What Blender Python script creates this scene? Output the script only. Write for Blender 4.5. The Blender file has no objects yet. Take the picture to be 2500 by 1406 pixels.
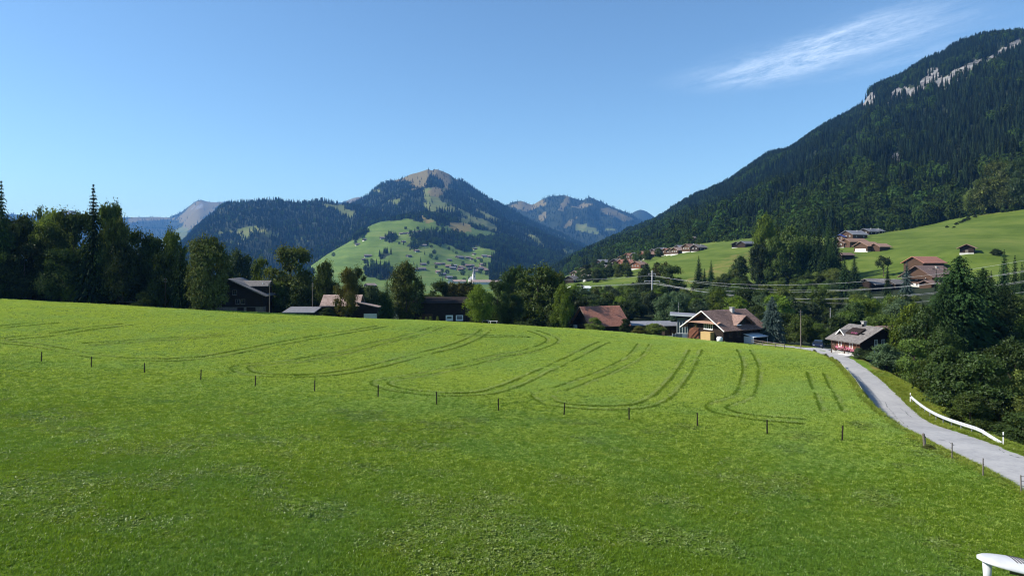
import bpy, math, random
import numpy as np
from mathutils import Vector
from mathutils.bvhtree import BVHTree

random.seed(7)
RNG = np.random.default_rng(11)
R = math.radians
SC = bpy.context.scene
COL = SC.collection

# ------------------------------------------------------------------ camera
F, CX, HY, ZC = 1720.0, 1250.0, 640.0, 17.0      # focal length and principal column in photo pixels, eye height
cam_d = bpy.data.cameras.new('camera')
cam_d.sensor_width = 36.0
cam_d.lens = 36.0 * F / 2500.0
cam_d.shift_y = -(703.0 - HY) / 2500.0
cam_d.clip_start, cam_d.clip_end = 0.3, 60000.0
cam = bpy.data.objects.new('camera', cam_d)
cam.location = (0, 0, ZC)
cam.rotation_euler = (R(90), 0, 0)
COL.objects.link(cam)
SC.camera = cam

# ------------------------------------------------------------------ sun, sky, exposure
SUN_EL, SUN_AZ = R(37.0), R(-89.0)               # azimuth from +Y (view axis) towards +X
sdir = Vector((math.sin(SUN_AZ) * math.cos(SUN_EL), math.cos(SUN_AZ) * math.cos(SUN_EL), math.sin(SUN_EL)))
sun_d = bpy.data.lights.new('sun', 'SUN')
sun_d.energy = 5.0
sun_d.angle = R(0.53)
sun_d.color = (1.0, 0.95, 0.86)
sun = bpy.data.objects.new('sun', sun_d)
sun.rotation_euler = (-sdir).to_track_quat('-Z', 'Y').to_euler()
COL.objects.link(sun)

world = bpy.data.worlds.new('World')
SC.world = world
world.use_nodes = True
wn, wl = world.node_tree.nodes, world.node_tree.links
wn.clear()
w_out = wn.new('ShaderNodeOutputWorld')
w_bg = wn.new('ShaderNodeBackground')
w_bg.inputs['Strength'].default_value = 0.076
sky = wn.new('ShaderNodeTexSky')
sky.sky_type = 'NISHITA'
sky.sun_disc = False
sky.sun_elevation = SUN_EL
sky.sun_rotation = SUN_AZ
sky.altitude = 1000.0
sky.air_density = 1.0
sky.dust_density = 0.35
sky.ozone_density = 2.6
# thin streaks of cirrus: a flat layer far overhead, in plan coordinates direction.xy / direction.z
tc = wn.new('ShaderNodeTexCoord')
sep = wn.new('ShaderNodeSeparateXYZ'); wl.new(tc.outputs['Generated'], sep.inputs[0])
def wm(op, a, b=None, c=None, clamp=False):
    n = wn.new('ShaderNodeMath'); n.operation = op; n.use_clamp = clamp
    for i, v in enumerate((a, b, c)):
        if v is None: continue
        if isinstance(v, (int, float)): n.inputs[i].default_value = v
        else: wl.new(v, n.inputs[i])
    return n.outputs[0]
zz = wm('MAXIMUM', sep.outputs[2], 0.04)
qx, qy = wm('DIVIDE', sep.outputs[0], zz), wm('DIVIDE', sep.outputs[1], zz)
cs = wm('ADD', wm('MULTIPLY', qx, 0.453), wm('MULTIPLY', qy, -0.891))     # along the streaks
cn = wm('ADD', wm('MULTIPLY', qx, 0.891), wm('MULTIPLY', qy, 0.453))      # across them
def wnoise(sx, sy, scale, detail, rough, dist=0.0):
    cb = wn.new('ShaderNodeCombineXYZ')
    wl.new(wm('MULTIPLY', cs, sx), cb.inputs[0]); wl.new(wm('MULTIPLY', cn, sy), cb.inputs[1])
    n = wn.new('ShaderNodeTexNoise')
    n.inputs['Scale'].default_value = scale; n.inputs['Detail'].default_value = detail
    n.inputs['Roughness'].default_value = rough; n.inputs['Distortion'].default_value = dist
    wl.new(cb.outputs[0], n.inputs['Vector'])
    return n.outputs['Fac']
n1 = wnoise(1.0, 2.5, 2.6, 9.0, 0.64, 0.7)
n2 = wnoise(2.2, 4.2, 9.0, 8.0, 0.66, 0.8)
n3 = wnoise(0.8, 0.8, 1.7, 3.0, 0.5)
def streak(c0, wid, s0, s1, soft, amp):
    # soft band around cn = c0 (edge wobbled by noise), ends faded
    d = wm('DIVIDE', wm('SUBTRACT', wm('ADD', cn, wm('MULTIPLY', wm('SUBTRACT', n3, 0.5), 0.35)), c0), wid)
    g = wm('POWER', 2.718, wm('MULTIPLY', wm('MULTIPLY', d, d), -1.0))
    m0 = wn.new('ShaderNodeMapRange'); m0.interpolation_type = 'SMOOTHSTEP'
    wl.new(cs, m0.inputs[0]); m0.inputs[1].default_value = s0; m0.inputs[2].default_value = s0 + soft
    m1 = wn.new('ShaderNodeMapRange'); m1.interpolation_type = 'SMOOTHSTEP'
    wl.new(cs, m1.inputs[0]); m1.inputs[1].default_value = s1; m1.inputs[2].default_value = s1 - soft
    return wm('MULTIPLY', wm('MULTIPLY', g, wm('MULTIPLY', m0.outputs[0], m1.outputs[0])), amp)
band = wm('ADD', wm('ADD', streak(2.84, 0.22, -3.35, -1.42, 0.85, 1.1), streak(3.30, 0.10, -2.9, -1.45, 0.7, 0.34)),
          wm('ADD', streak(2.62, 0.07, -2.6, -1.5, 0.5, 0.45), streak(-4.2, 0.35, -6.0, 3.0, 2.0, 0.35)))
tex = wm('ADD', wm('MULTIPLY', n1, 0.85), wm('MULTIPLY', n2, 0.42))
mr = wn.new('ShaderNodeMapRange'); mr.interpolation_type = 'SMOOTHSTEP'
wl.new(tex, mr.inputs[0]); mr.inputs[1].default_value = 0.36; mr.inputs[2].default_value = 0.95
cfac = wm('MULTIPLY', wm('MULTIPLY', band, mr.outputs[0]), 1.12, clamp=True)
cmix = wn.new('ShaderNodeMixRGB')
wb = wn.new('ShaderNodeMixRGB'); wb.blend_type = 'MULTIPLY'; wb.inputs[0].default_value = 1.0      # white balance of the clear sky
wl.new(sky.outputs[0], wb.inputs[1]); wb.inputs[2].default_value = (1.12, 1.34, 1.44, 1)
wl.new(cfac, cmix.inputs[0]); wl.new(wb.outputs[0], cmix.inputs[1])
cmix.inputs[2].default_value = (6.2, 7.8, 10.2, 1)
wl.new(cmix.outputs[0], w_bg.inputs['Color'])
wl.new(w_bg.outputs[0], w_out.inputs['Surface'])

SC.view_settings.view_transform = 'Standard'
SC.view_settings.look = 'None'
SC.view_settings.exposure = 0.70
SC.view_settings.gamma = 1.0
SC.view_settings.use_curve_mapping = False
SC.render.engine = 'CYCLES'
cy = SC.cycles
cy.max_bounces = 6
cy.diffuse_bounces = 3
cy.glossy_bounces = 2
cy.transmission_bounces = 4
cy.transparent_max_bounces = 6
cy.volume_bounces = 0
cy.use_denoising = True
cy.denoising_prefilter = 'ACCURATE'
cy.use_adaptive_sampling = True
cy.adaptive_threshold = 0.006
cy.sample_clamp_indirect = 6.0
cy.filter_width = 1.15

# ------------------------------------------------------------------ helpers
def tag(o, label=None, cat=None, group=None, kind=None):
    if label: o['label'] = label
    if cat: o['category'] = cat
    if group: o['group'] = group
    if kind: o['kind'] = kind
    return o

def empty(name, loc, rz=0.0):
    o = bpy.data.objects.new(name, None)
    o.empty_display_size = 0.5
    o.location = loc
    o.rotation_euler = (0, 0, rz)
    COL.objects.link(o)
    return o

def link(name, me, parent=None, mat=None):
    o = bpy.data.objects.new(name, me)
    COL.objects.link(o)
    if mat and not me.materials: me.materials.append(mat)
    if parent: o.parent = parent
    return o

def np_mesh(name, verts, faces, mat=None, smooth=False):
    """mesh from numpy arrays; faces all tris or all quads"""
    verts = np.asarray(verts, dtype=np.float32); faces = np.asarray(faces, dtype=np.int32)
    me = bpy.data.meshes.new(name)
    k = faces.shape[1]
    me.vertices.add(len(verts)); me.vertices.foreach_set('co', verts.ravel())
    me.loops.add(faces.size); me.loops.foreach_set('vertex_index', faces.ravel())
    me.polygons.add(len(faces))
    me.polygons.foreach_set('loop_start', np.arange(0, faces.size, k, dtype=np.int32))
    me.polygons.foreach_set('loop_total', np.full(len(faces), k, dtype=np.int32))
    me.polygons.foreach_set('use_smooth', np.full(len(faces), smooth, dtype=bool))
    me.update(calc_edges=True)
    if mat: me.materials.append(mat)
    return me

def grid_faces(nr, nc):
    i = np.arange(nr - 1)[:, None] * nc + np.arange(nc - 1)[None, :]
    return np.stack([i, i + 1, i + nc + 1, i + nc], -1).reshape(-1, 4)

class MB:
    """collects boxes, bars, tubes and polygons into one mesh"""
    def __init__(self): self.v, self.f = [], []
    def add(self, vs, fs):
        b = len(self.v); self.v += [tuple(p) for p in vs]; self.f += [tuple(b + i for i in f) for f in fs]; return self
    def box(self, c, s, rz=0.0):
        x, y, z = s[0] / 2, s[1] / 2, s[2] / 2
        ca, sa = math.cos(rz), math.sin(rz)
        vs = []
        for dx, dy, dz in ((-x,-y,-z),(x,-y,-z),(x,y,-z),(-x,y,-z),(-x,-y,z),(x,-y,z),(x,y,z),(-x,y,z)):
            vs.append((c[0] + dx * ca - dy * sa, c[1] + dx * sa + dy * ca, c[2] + dz))
        return self.add(vs, ((3,2,1,0),(4,5,6,7),(0,1,5,4),(1,2,6,5),(2,3,7,6),(3,0,4,7)))
    def bar(self, a, b, w, h=None, up=(0, 0, 1)):
        a, b = Vector(a), Vector(b); h = h or w
        d = (b - a).normalized(); u = Vector(up)
        s = d.cross(u)
        if s.length < 1e-4: s = d.cross(Vector((0, 1, 0)))
        s.normalize(); t = s.cross(d).normalized()
        vs = []
        for p in (a, b):
            for i, j in ((-1,-1),(1,-1),(1,1),(-1,1)): vs.append(p + s * (i * w / 2) + t * (j * h / 2))
        return self.add(vs, ((0,1,2,3),(7,6,5,4),(0,4,5,1),(1,5,6,2),(2,6,7,3),(3,7,4,0)))
    def tube(self, pts, rad, n=7, cap=True):
        pts = [Vector(p) for p in pts]
        if isinstance(rad, (int, float)): rad = [rad] * len(pts)
        vs, fs = [], []
        for i, p in enumerate(pts):
            d = (pts[min(i + 1, len(pts) - 1)] - pts[max(i - 1, 0)]).normalized()
            s = d.cross(Vector((0, 0, 1)))
            if s.length < 0.05: s = d.cross(Vector((1, 0, 0)))
            s.normalize(); t = s.cross(d)
            for k in range(n):
                a = 2 * math.pi * k / n
                vs.append(p + s * (math.cos(a) * rad[i]) + t * (math.sin(a) * rad[i]))
        for i in range(len(pts) - 1):
            for k in range(n):
                fs.append((i * n + k, i * n + (k + 1) % n, (i + 1) * n + (k + 1) % n, (i + 1) * n + k))
        if cap:
            fs.append(tuple(range(n))[::-1]); fs.append(tuple((len(pts) - 1) * n + k for k in range(n)))
        return self.add(vs, fs)
    def poly(self, pts): return self.add(pts, (tuple(range(len(pts))),))
    def prism(self, pts, d):
        """closed outline pts extruded by vector d"""
        n = len(pts); d = Vector(d)
        vs = [Vector(p) for p in pts] + [Vector(p) + d for p in pts]
        return self.add(vs, [tuple(range(n))[::-1], tuple(range(n, 2 * n))] + [(i, (i + 1) % n, n + (i + 1) % n, n + i) for i in range(n)])
    def mesh(self, name, mat=None, smooth=False):
        me = bpy.data.meshes.new(name)
        me.from_pydata([tuple(v) for v in self.v], [], self.f)
        if smooth: me.polygons.foreach_set('use_smooth', np.full(len(self.f), True, dtype=bool))
        if mat: me.materials.append(mat)
        me.update()
        return me
    def build(self, name, mat, parent=None, smooth=False):
        return link(name, self.mesh(name, mat, smooth), parent)

# ---- procedural noise for shaping the ground
def vnoise(x, y, seed=0):
    x = np.asarray(x, float); y = np.asarray(y, float)
    xi, yi = np.floor(x).astype(np.int64), np.floor(y).astype(np.int64)
    fx, fy = x - xi, y - yi
    fx, fy = fx * fx * (3 - 2 * fx), fy * fy * (3 - 2 * fy)
    def h(a, b):
        n = (a * 374761393 + b * 668265263 + seed * 974711) & 0xffffffff
        n = ((n ^ (n >> 13)) * 1274126177) & 0xffffffff
        return ((n ^ (n >> 16)) & 0xffff) / 65535.0
    return (h(xi, yi) * (1 - fx) + h(xi + 1, yi) * fx) * (1 - fy) + (h(xi, yi + 1) * (1 - fx) + h(xi + 1, yi + 1) * fx) * fy
def fbm(x, y, oct=4, seed=0):
    s, a, t = 0.0, 1.0, 0.0
    for o in range(oct):
        s = s + a * vnoise(x * 2 ** o, y * 2 ** o, seed + o); t += a; a *= 0.5
    return s / t
def in_poly(px, py, poly):
    px = np.asarray(px); py = np.asarray(py)
    c = np.zeros(px.shape, bool)
    n = len(poly)
    for i in range(n):
        x1, y1 = poly[i]; x2, y2 = poly[(i + 1) % n]
        if y1 == y2: continue
        c ^= ((y1 > py) != (y2 > py)) & (px < (x2 - x1) * (py - y1) / (y2 - y1) + x1)
    return c
def in_any(px, py, polys):
    m = np.zeros(np.shape(px), bool)
    for p in polys: m |= in_poly(px, py, p)
    return m

# ------------------------------------------------------------------ materials
def mat(name):
    m = bpy.data.materials.new(name); m.use_nodes = True
    nt = m.node_tree; nt.nodes.clear()
    out = nt.nodes.new('ShaderNodeOutputMaterial')
    return m, nt, out
def N(nt, typ, **kw):
    n = nt.nodes.new(typ)
    for k, v in kw.items():
        if k.startswith('i_'):
            key = k[2:]
            n.inputs[int(key) if key.isdigit() else key.replace('_', ' ')].default_value = v
        else: setattr(n, k, v)
    return n
def noise(nt, vec, scale, detail=4, rough=0.55):
    n = N(nt, 'ShaderNodeTexNoise', i_Scale=scale, i_Detail=detail, i_Roughness=rough)
    if vec is not None: nt.links.new(vec, n.inputs['Vector'])
    return n.outputs['Fac']
def ramp(nt, fac, stops):
    r = N(nt, 'ShaderNodeValToRGB')
    e = r.color_ramp.elements
    while len(e) < len(stops): e.new(0.5)
    for i, (p, c) in enumerate(stops):
        e[i].position = p; e[i].color = (c[0], c[1], c[2], 1)
    nt.links.new(fac, r.inputs[0])
    return r.outputs[0]
def mixc(nt, fac, a, b, mode='MIX'):
    n = N(nt, 'ShaderNodeMixRGB', blend_type=mode)
    for i, v in enumerate((fac, a, b)):
        if isinstance(v, (int, float)): n.inputs[i].default_value = v
        elif isinstance(v, tuple): n.inputs[i].default_value = (v[0], v[1], v[2], 1)
        else: nt.links.new(v, n.inputs[i])
    return n.outputs[0]
def math_n(nt, op, a, b=0.0, clamp=False):
    n = N(nt, 'ShaderNodeMath', operation=op, use_clamp=clamp)
    for i, v in enumerate((a, b)):
        if isinstance(v, (int, float)): n.inputs[i].default_value = v
        else: nt.links.new(v, n.inputs[i])
    return n.outputs[0]
def maprange(nt, v, a, b, c=0.0, d=1.0):
    n = N(nt, 'ShaderNodeMapRange'); n.interpolation_type = 'SMOOTHSTEP'
    nt.links.new(v, n.inputs[0])
    for i, q in enumerate((a, b, c, d)): n.inputs[i + 1].default_value = q
    return n.outputs[0]
def position(nt): return N(nt, 'ShaderNodeNewGeometry').outputs['Position']
def objco(nt): return N(nt, 'ShaderNodeTexCoord').outputs['Object']
def finish(nt, out, col, rough=0.8, bump=None, bdist=0.05, bstr=0.6, metal=0.0, spec=0.3):
    b = N(nt, 'ShaderNodeBsdfPrincipled', i_Roughness=rough, i_Metallic=metal)
    b.inputs['Specular IOR Level'].default_value = spec
    if isinstance(col, tuple): b.inputs['Base Color'].default_value = (col[0], col[1], col[2], 1)
    else: nt.links.new(col, b.inputs['Base Color'])
    if bump is not None:
        bp = N(nt, 'ShaderNodeBump', i_Strength=bstr, i_Distance=bdist)
        nt.links.new(bump, bp.inputs['Height']); nt.links.new(bp.outputs[0], b.inputs['Normal'])
    nt.links.new(b.outputs[0], out.inputs['Surface'])

def surf_mat(name, c1, c2, scale=1.5, rough=0.85, stretch=None, bstr=0.5, bdist=0.03, metal=0.0, spec=0.25, dirt=None):
    """two-tone noisy surface in object coordinates, optionally streaked"""
    m, nt, out = mat(name)
    v = objco(nt)
    if stretch:
        mp = N(nt, 'ShaderNodeMapping'); mp.inputs['Scale'].default_value = stretch
        nt.links.new(v, mp.inputs['Vector']); vs = mp.outputs[0]
    else: vs = v
    n1 = noise(nt, vs, scale, 6, 0.65)
    col = ramp(nt, n1, [(0.32, c1), (0.68, c2)])
    if dirt:
        n2 = noise(nt, v, 0.5, 4, 0.6)
        col = mixc(nt, maprange(nt, n2, 0.5, 0.7), col, dirt)
    inf = N(nt, 'ShaderNodeObjectInfo')
    hs = N(nt, 'ShaderNodeHueSaturation'); nt.links.new(col, hs.inputs['Color'])
    nt.links.new(math_n(nt, 'ADD', math_n(nt, 'MULTIPLY', inf.outputs['Random'], 0.3), 0.85), hs.inputs['Value'])
    finish(nt, out, hs.outputs[0], rough, n1, bdist, bstr, metal, spec)
    return m

def foliage(name, dark, light, trans=0.26, hue_jit=0.03, val_jit=0.5, gloss=0.010):
    """leaf material: colour differs from leaf to leaf and from tree to tree; part of the light passes through"""
    m, nt, out = mat(name)
    geo = N(nt, 'ShaderNodeNewGeometry')
    inf = N(nt, 'ShaderNodeObjectInfo')
    f = math_n(nt, 'ADD', math_n(nt, 'MULTIPLY', geo.outputs['Random Per Island'], 0.65), math_n(nt, 'MULTIPLY', inf.outputs['Random'], 0.35))
    col = ramp(nt, f, [(0.05, dark), (0.95, light)])
    hs = N(nt, 'ShaderNodeHueSaturation')
    nt.links.new(col, hs.inputs['Color'])
    nt.links.new(math_n(nt, 'ADD', math_n(nt, 'MULTIPLY', inf.outputs['Random'], hue_jit), 0.5 - hue_jit / 2), hs.inputs['Hue'])
    nt.links.new(math_n(nt, 'ADD', math_n(nt, 'MULTIPLY', inf.outputs['Random'], val_jit), 1 - val_jit / 2), hs.inputs['Value'])
    d = N(nt, 'ShaderNodeBsdfDiffuse'); t = N(nt, 'ShaderNodeBsdfTranslucent')
    nt.links.new(hs.outputs[0], d.inputs[0])
    warm = mixc(nt, 1.0, hs.outputs[0], (1.25, 1.15, 0.45), 'MULTIPLY')
    nt.links.new(warm, t.inputs[0])
    mx = N(nt, 'ShaderNodeMixShader', i_Fac=trans)
    nt.links.new(d.outputs[0], mx.inputs[1]); nt.links.new(t.outputs[0], mx.inputs[2])
    g = N(nt, 'ShaderNodeBsdfGlossy', i_Roughness=0.45); g.inputs[0].default_value = (0.9, 0.95, 1, 1)
    mx2 = N(nt, 'ShaderNodeMixShader', i_Fac=gloss)
    nt.links.new(mx.outputs[0], mx2.inputs[1]); nt.links.new(g.outputs[0], mx2.inputs[2])
    nt.links.new(mx2.outputs[0], out.inputs['Surface'])
    return m

M = {}
M['leaf'] = foliage('leaf_mid', (0.020, 0.043, 0.009), (0.118, 0.165, 0.030))
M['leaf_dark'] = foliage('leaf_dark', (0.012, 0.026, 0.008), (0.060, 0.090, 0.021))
M['leaf_light'] = foliage('leaf_light', (0.060, 0.110, 0.012), (0.190, 0.260, 0.034), trans=0.34)
M['leaf_olive'] = foliage('leaf_olive', (0.036, 0.058, 0.012), (0.160, 0.195, 0.042))
M['leaf_blue'] = foliage('leaf_silvery', (0.022, 0.046, 0.020), (0.105, 0.150, 0.070))
M['leaf_linden'] = foliage('leaf_linden', (0.020, 0.032, 0.008), (0.110, 0.125, 0.032), trans=0.15)
M['leaf_autumn'] = foliage('leaf_autumn', (0.048, 0.052, 0.010), (0.150, 0.140, 0.026))
M['needle'] = foliage('needle', (0.010, 0.024, 0.009), (0.034, 0.060, 0.018), trans=0.12, gloss=0.002)
M['needle_blue'] = foliage('needle_blue', (0.022, 0.040, 0.030), (0.060, 0.092, 0.078), trans=0.12)
M['forest_needle'] = foliage('forest_needle', (0.007, 0.012, 0.007), (0.022, 0.034, 0.016), trans=0.1, val_jit=0.8, hue_jit=0.05, gloss=0.0)
M['forest_leaf'] = foliage('forest_leaf', (0.020, 0.038, 0.010), (0.056, 0.088, 0.021), trans=0.3, val_jit=0.7, hue_jit=0.05, gloss=0.0)
M['weed'] = foliage('weed', (0.060, 0.085, 0.020), (0.150, 0.160, 0.050))
M['bark'] = surf_mat('bark', (0.045, 0.032, 0.022), (0.13, 0.10, 0.075), 3.0, 0.95, (2, 2, 0.5))
M['wood_dark'] = surf_mat('weathered_timber', (0.012, 0.008, 0.007), (0.036, 0.023, 0.017), 2.0, 0.9, (0.4, 0.4, 5))
M['wood_brown'] = surf_mat('brown_timber', (0.045, 0.026, 0.016), (0.10, 0.056, 0.034), 2.0, 0.85, (0.4, 0.4, 5))
M['wood_red'] = surf_mat('reddish_timber', (0.10, 0.040, 0.024), (0.18, 0.072, 0.040), 2.0, 0.85, (0.4, 0.4, 5))
M['wood_grey'] = surf_mat('grey_timber', (0.10, 0.085, 0.07), (0.24, 0.20, 0.17), 3.0, 0.95, (4, 4, 0.5))
M['wood_pale'] = surf_mat('pale_timber', (0.34, 0.23, 0.10), (0.45, 0.31, 0.14), 2.0, 0.8, (0.4, 0.4, 5))
M['plaster'] = surf_mat('white_plaster', (0.62, 0.60, 0.56), (0.78, 0.76, 0.72), 1.0, 0.9, None, 0.15)
M['concrete'] = surf_mat('concrete', (0.30, 0.29, 0.28), (0.46, 0.45, 0.43), 1.2, 0.9, None, 0.3)
M['roof_red'] = surf_mat('red_tile', (0.26, 0.105, 0.070), (0.46, 0.215, 0.150), 2.6, 0.85, (1, 1, 1.6), 0.9, 0.06, dirt=(0.25, 0.13, 0.10))
M['roof_brown'] = surf_mat('brown_shingle', (0.085, 0.052, 0.042), (0.34, 0.225, 0.185), 3.2, 0.85, (1, 1, 1.6), 0.9, 0.06)
M['roof_tan'] = surf_mat('tan_tile', (0.23, 0.135, 0.095), (0.36, 0.225, 0.165), 2.0, 0.85, None, 0.8, 0.05)
M['roof_grey'] = surf_mat('grey_shingle', (0.095, 0.086, 0.084), (0.23, 0.21, 0.20), 2.6, 0.8, (1, 1, 1.6), 0.8, 0.05)
M['roof_pink'] = surf_mat('faded_shingle', (0.22, 0.15, 0.125), (0.42, 0.32, 0.28), 1.6, 0.85, None, 0.8, 0.05)
M['roof_slate'] = surf_mat('slate', (0.14, 0.14, 0.16), (0.25, 0.25, 0.27), 1.6, 0.6, None, 0.5, 0.04)
M['roof_blue'] = surf_mat('blue_sheet', (0.03, 0.05, 0.22), (0.05, 0.08, 0.32), 1.0, 0.4)
M['roof_white'] = surf_mat('white_sheet', (0.72, 0.72, 0.72), (0.82, 0.82, 0.82), 1.0, 0.5, None, 0.1)
M['white'] = surf_mat('white_paint', (0.74, 0.73, 0.70), (0.82, 0.81, 0.79), 1.5, 0.5, None, 0.1)
M['black'] = surf_mat('black_paint', (0.012, 0.012, 0.014), (0.03, 0.03, 0.03), 3.0, 0.6)
M['red'] = surf_mat('red_paint', (0.30, 0.012, 0.010), (0.42, 0.03, 0.02), 3.0, 0.45)
M['steel'] = surf_mat('galvanised_steel', (0.50, 0.51, 0.53), (0.66, 0.67, 0.69), 3.0, 0.42, None, 0.1, metal=0.15)
M['grey_metal'] = surf_mat('grey_metal', (0.16, 0.17, 0.18), (0.27, 0.28, 0.29), 3.0, 0.5, None, 0.2)
M['wire'] = surf_mat('aluminium_wire', (0.55, 0.56, 0.56), (0.68, 0.69, 0.69), 0.5, 0.35, metal=0.55)
M['lamp_white'] = surf_mat('lamp_enamel', (0.40, 0.405, 0.42), (0.52, 0.525, 0.54), 5.0, 0.4, None, 0.05, spec=0.5)
M['stone'] = surf_mat('stone', (0.22, 0.21, 0.19), (0.45, 0.43, 0.40), 1.0, 0.95, None, 0.8)
M['pink'] = foliage('geranium', (0.50, 0.10, 0.26), (0.78, 0.34, 0.52), trans=0.3)
m, nt, out = mat('glass'); finish(nt, out, (0.015, 0.018, 0.022), 0.08, spec=0.8); M['glass'] = m
m, nt, out = mat('blue_glass'); finish(nt, out, (0.05, 0.08, 0.12), 0.1, spec=0.9); M['blue_glass'] = m
m, nt, out = mat('car_paint'); finish(nt, out, (0.012, 0.018, 0.045), 0.22, spec=0.6); M['car'] = m
m, nt, out = mat('rubber'); finish(nt, out, (0.018, 0.018, 0.018), 0.8); M['rubber'] = m
m, nt, out = mat('tail_light'); finish(nt, out, (0.35, 0.01, 0.01), 0.25, spec=0.6); M['tail'] = m
# ------------------------------------------------------------------ the lie of the land
def world_at(px, py, D): return ((px - CX) / F * D, D, ZC + (HY - py) / F * D)
def to_px(x, y, z): return CX + x / y * F, HY - (z - ZC) / y * F

# surveyed heights: photo column, photo row, distance in metres
SURVEY = [
 (1250,1406,27),(0,1406,24),(2500,1406,31),
 (101,884,80),(490,928,75),(923,968,69),(1377,1014,64),(1703,1041,60.5),(2056,1075,56),
 (0,730,150),(250,743,150),(500,757,150),(700,767,150),(1000,782,150),(1200,791,150),(1400,804,150),(1500,811,148),(1700,830,136),(1900,850,120),(2030,880,102),
 (300,822,103),(700,850,103),(1250,874,103),(1700,890,95),(2000,935,82),
 (2300,1062,58),(2500,1150,47),(2175,985,71),(2118,922,87),(2078,892,103),(2073,876,112),(2000,851,134),(1930,846,142),
 (2500,1090,66),(2500,960,100),(2330,900,130),
 (1780,838,148),(1500,815,168),(1420,812,165),(1000,792,182),(1250,800,185),(600,768,172),(200,752,185),(850,782,170),
 (1600,765,250),(1900,770,250),(2200,785,220),(2500,790,190),(1300,745,330),(800,735,330),(200,715,330),(-600,680,330),
 (1600,738,340),(1800,712,335),(1950,700,330),(2060,690,330),
 (2270,694,300),(2150,700,300),(2400,690,260),(2500,700,260),(2362,618,330),(2130,614,400),(2060,630,390),(2250,550,590),(2305,532,615),(2085,585,480),(2160,565,560),
 (2500,590,380),(2500,502,520),(2700,470,520),(2700,600,330),(2700,760,200),(1840,602,500),(1640,624,560),(1700,660,430),(1600,690,400),(1580,634,640),(1430,688,600),(1530,648,620),(1440,655,760),(1395,690,600),(1695,592,720),
 (2300,540,1000),(1830,612,1050),(1600,620,1200),(1400,660,1300),
 (1158,695,1850),(900,700,1500),(600,702,1500),(0,700,1200),(1300,705,1300),(1320,700,800),(900,715,800),(300,712,700),(-700,660,1300),(1000,700,2300),(400,700,2300),(1600,660,2300),
]
XYZ = [world_at(*s) for s in SURVEY] + [(0,-40,5.6),(-80,-40,9),(80,-40,2.2),(60,5,1.5),(-60,12,8),(62,48,-2.5),(75,75,-5),(62,90,-1.5),(70,110,-3.5),(-160,60,10.5),(-220,150,14),(130,60,-8),(0,-50,5.8)]
XYZ = np.array(XYZ)
def uv(x, y):
    return x / (y + 70.0) * 1.6, np.log(y + 70.0) * 1.15
def tps_k(r2): return np.where(r2 < 1e-12, 0.0, 0.5 * r2 * np.log(np.maximum(r2, 1e-12)))
_u, _v = uv(XYZ[:, 0], XYZ[:, 1]); _w = (XYZ[:, 2] - ZC) / (XYZ[:, 1] + 70.0)
_n = len(_u)
_K = tps_k((_u[:, None] - _u[None]) ** 2 + (_v[:, None] - _v[None]) ** 2) + np.eye(_n) * 4e-5
_P = np.stack([np.ones(_n), _u, _v], 1)
_A = np.zeros((_n + 3, _n + 3)); _A[:_n, :_n] = _K; _A[:_n, _n:] = _P; _A[_n:, :_n] = _P.T
_S = np.linalg.solve(_A, np.concatenate([_w, np.zeros(3)]))
def G0(x, y):
    x = np.asarray(x, float); y = np.asarray(y, float)
    sh = x.shape; x, y = x.ravel(), y.ravel()
    out_ = np.empty(len(x))
    for i in range(0, len(x), 60000):
        a, b = uv(x[i:i + 60000], y[i:i + 60000])
        k = tps_k((a[:, None] - _u[None]) ** 2 + (b[:, None] - _v[None]) ** 2)
        w = k @ _S[:_n] + _S[_n] + a * _S[_n + 1] + b * _S[_n + 2]
        out_[i:i + 60000] = ZC + w * (y[i:i + 60000] + 70.0)
    return out_.reshape(sh)

# the lane: plan points of its centre line and half widths
ROAD = np.array([(29.0,12),(30.6,24),(32.4,35),(34.3,45),(35.3,53),(36.8,62),(39.2,71.3),(42.6,80.5),(46.0,90.5),(48.8,99),(51.0,108),(52.2,118),(51.6,128),(49.0,137),(45.0,144),(39,150),(32,154)])
def resample(P, step):
    P = np.asarray(P, float)
    t = np.concatenate([[0], np.cumsum(np.linalg.norm(np.diff(P, axis=0), axis=1))])
    # Catmull-Rom through the points
    out_ = []
    for i in range(len(P) - 1):
        p0, p1, p2, p3 = P[max(i - 1, 0)], P[i], P[i + 1], P[min(i + 2, len(P) - 1)]
        n = max(2, int((t[i + 1] - t[i]) / step))
        for k in range(n):
            s = k / n
            out_.append(0.5 * ((2 * p1) + (-p0 + p2) * s + (2 * p0 - 5 * p1 + 4 * p2 - p3) * s * s + (-p0 + 3 * p1 - 3 * p2 + p3) * s ** 3))
    out_.append(P[-1])
    return np.array(out_)
RC = resample(ROAD, 1.0)
RT = np.gradient(RC, axis=0); RT /= np.linalg.norm(RT, axis=1)[:, None]
RN = np.stack([RT[:, 1], -RT[:, 0]], 1)                      # to the right of travel (away from the camera)
RHW = np.interp(RC[:, 1], [12, 50, 58, 66, 90, 160], [2.5, 2.5, 2.2, 1.95, 1.8, 1.8])
RZ = G0(RC[:, 0], RC[:, 1]) - np.interp(RC[:, 1], [45, 60, 68, 84, 96, 108, 130], [0.0, 0.15, 1.0, 1.25, 0.7, 0.2, 0.05])
for _ in range(6): RZ[1:-1] = (RZ[:-2] + 2 * RZ[1:-1] + RZ[2:]) / 4
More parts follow.
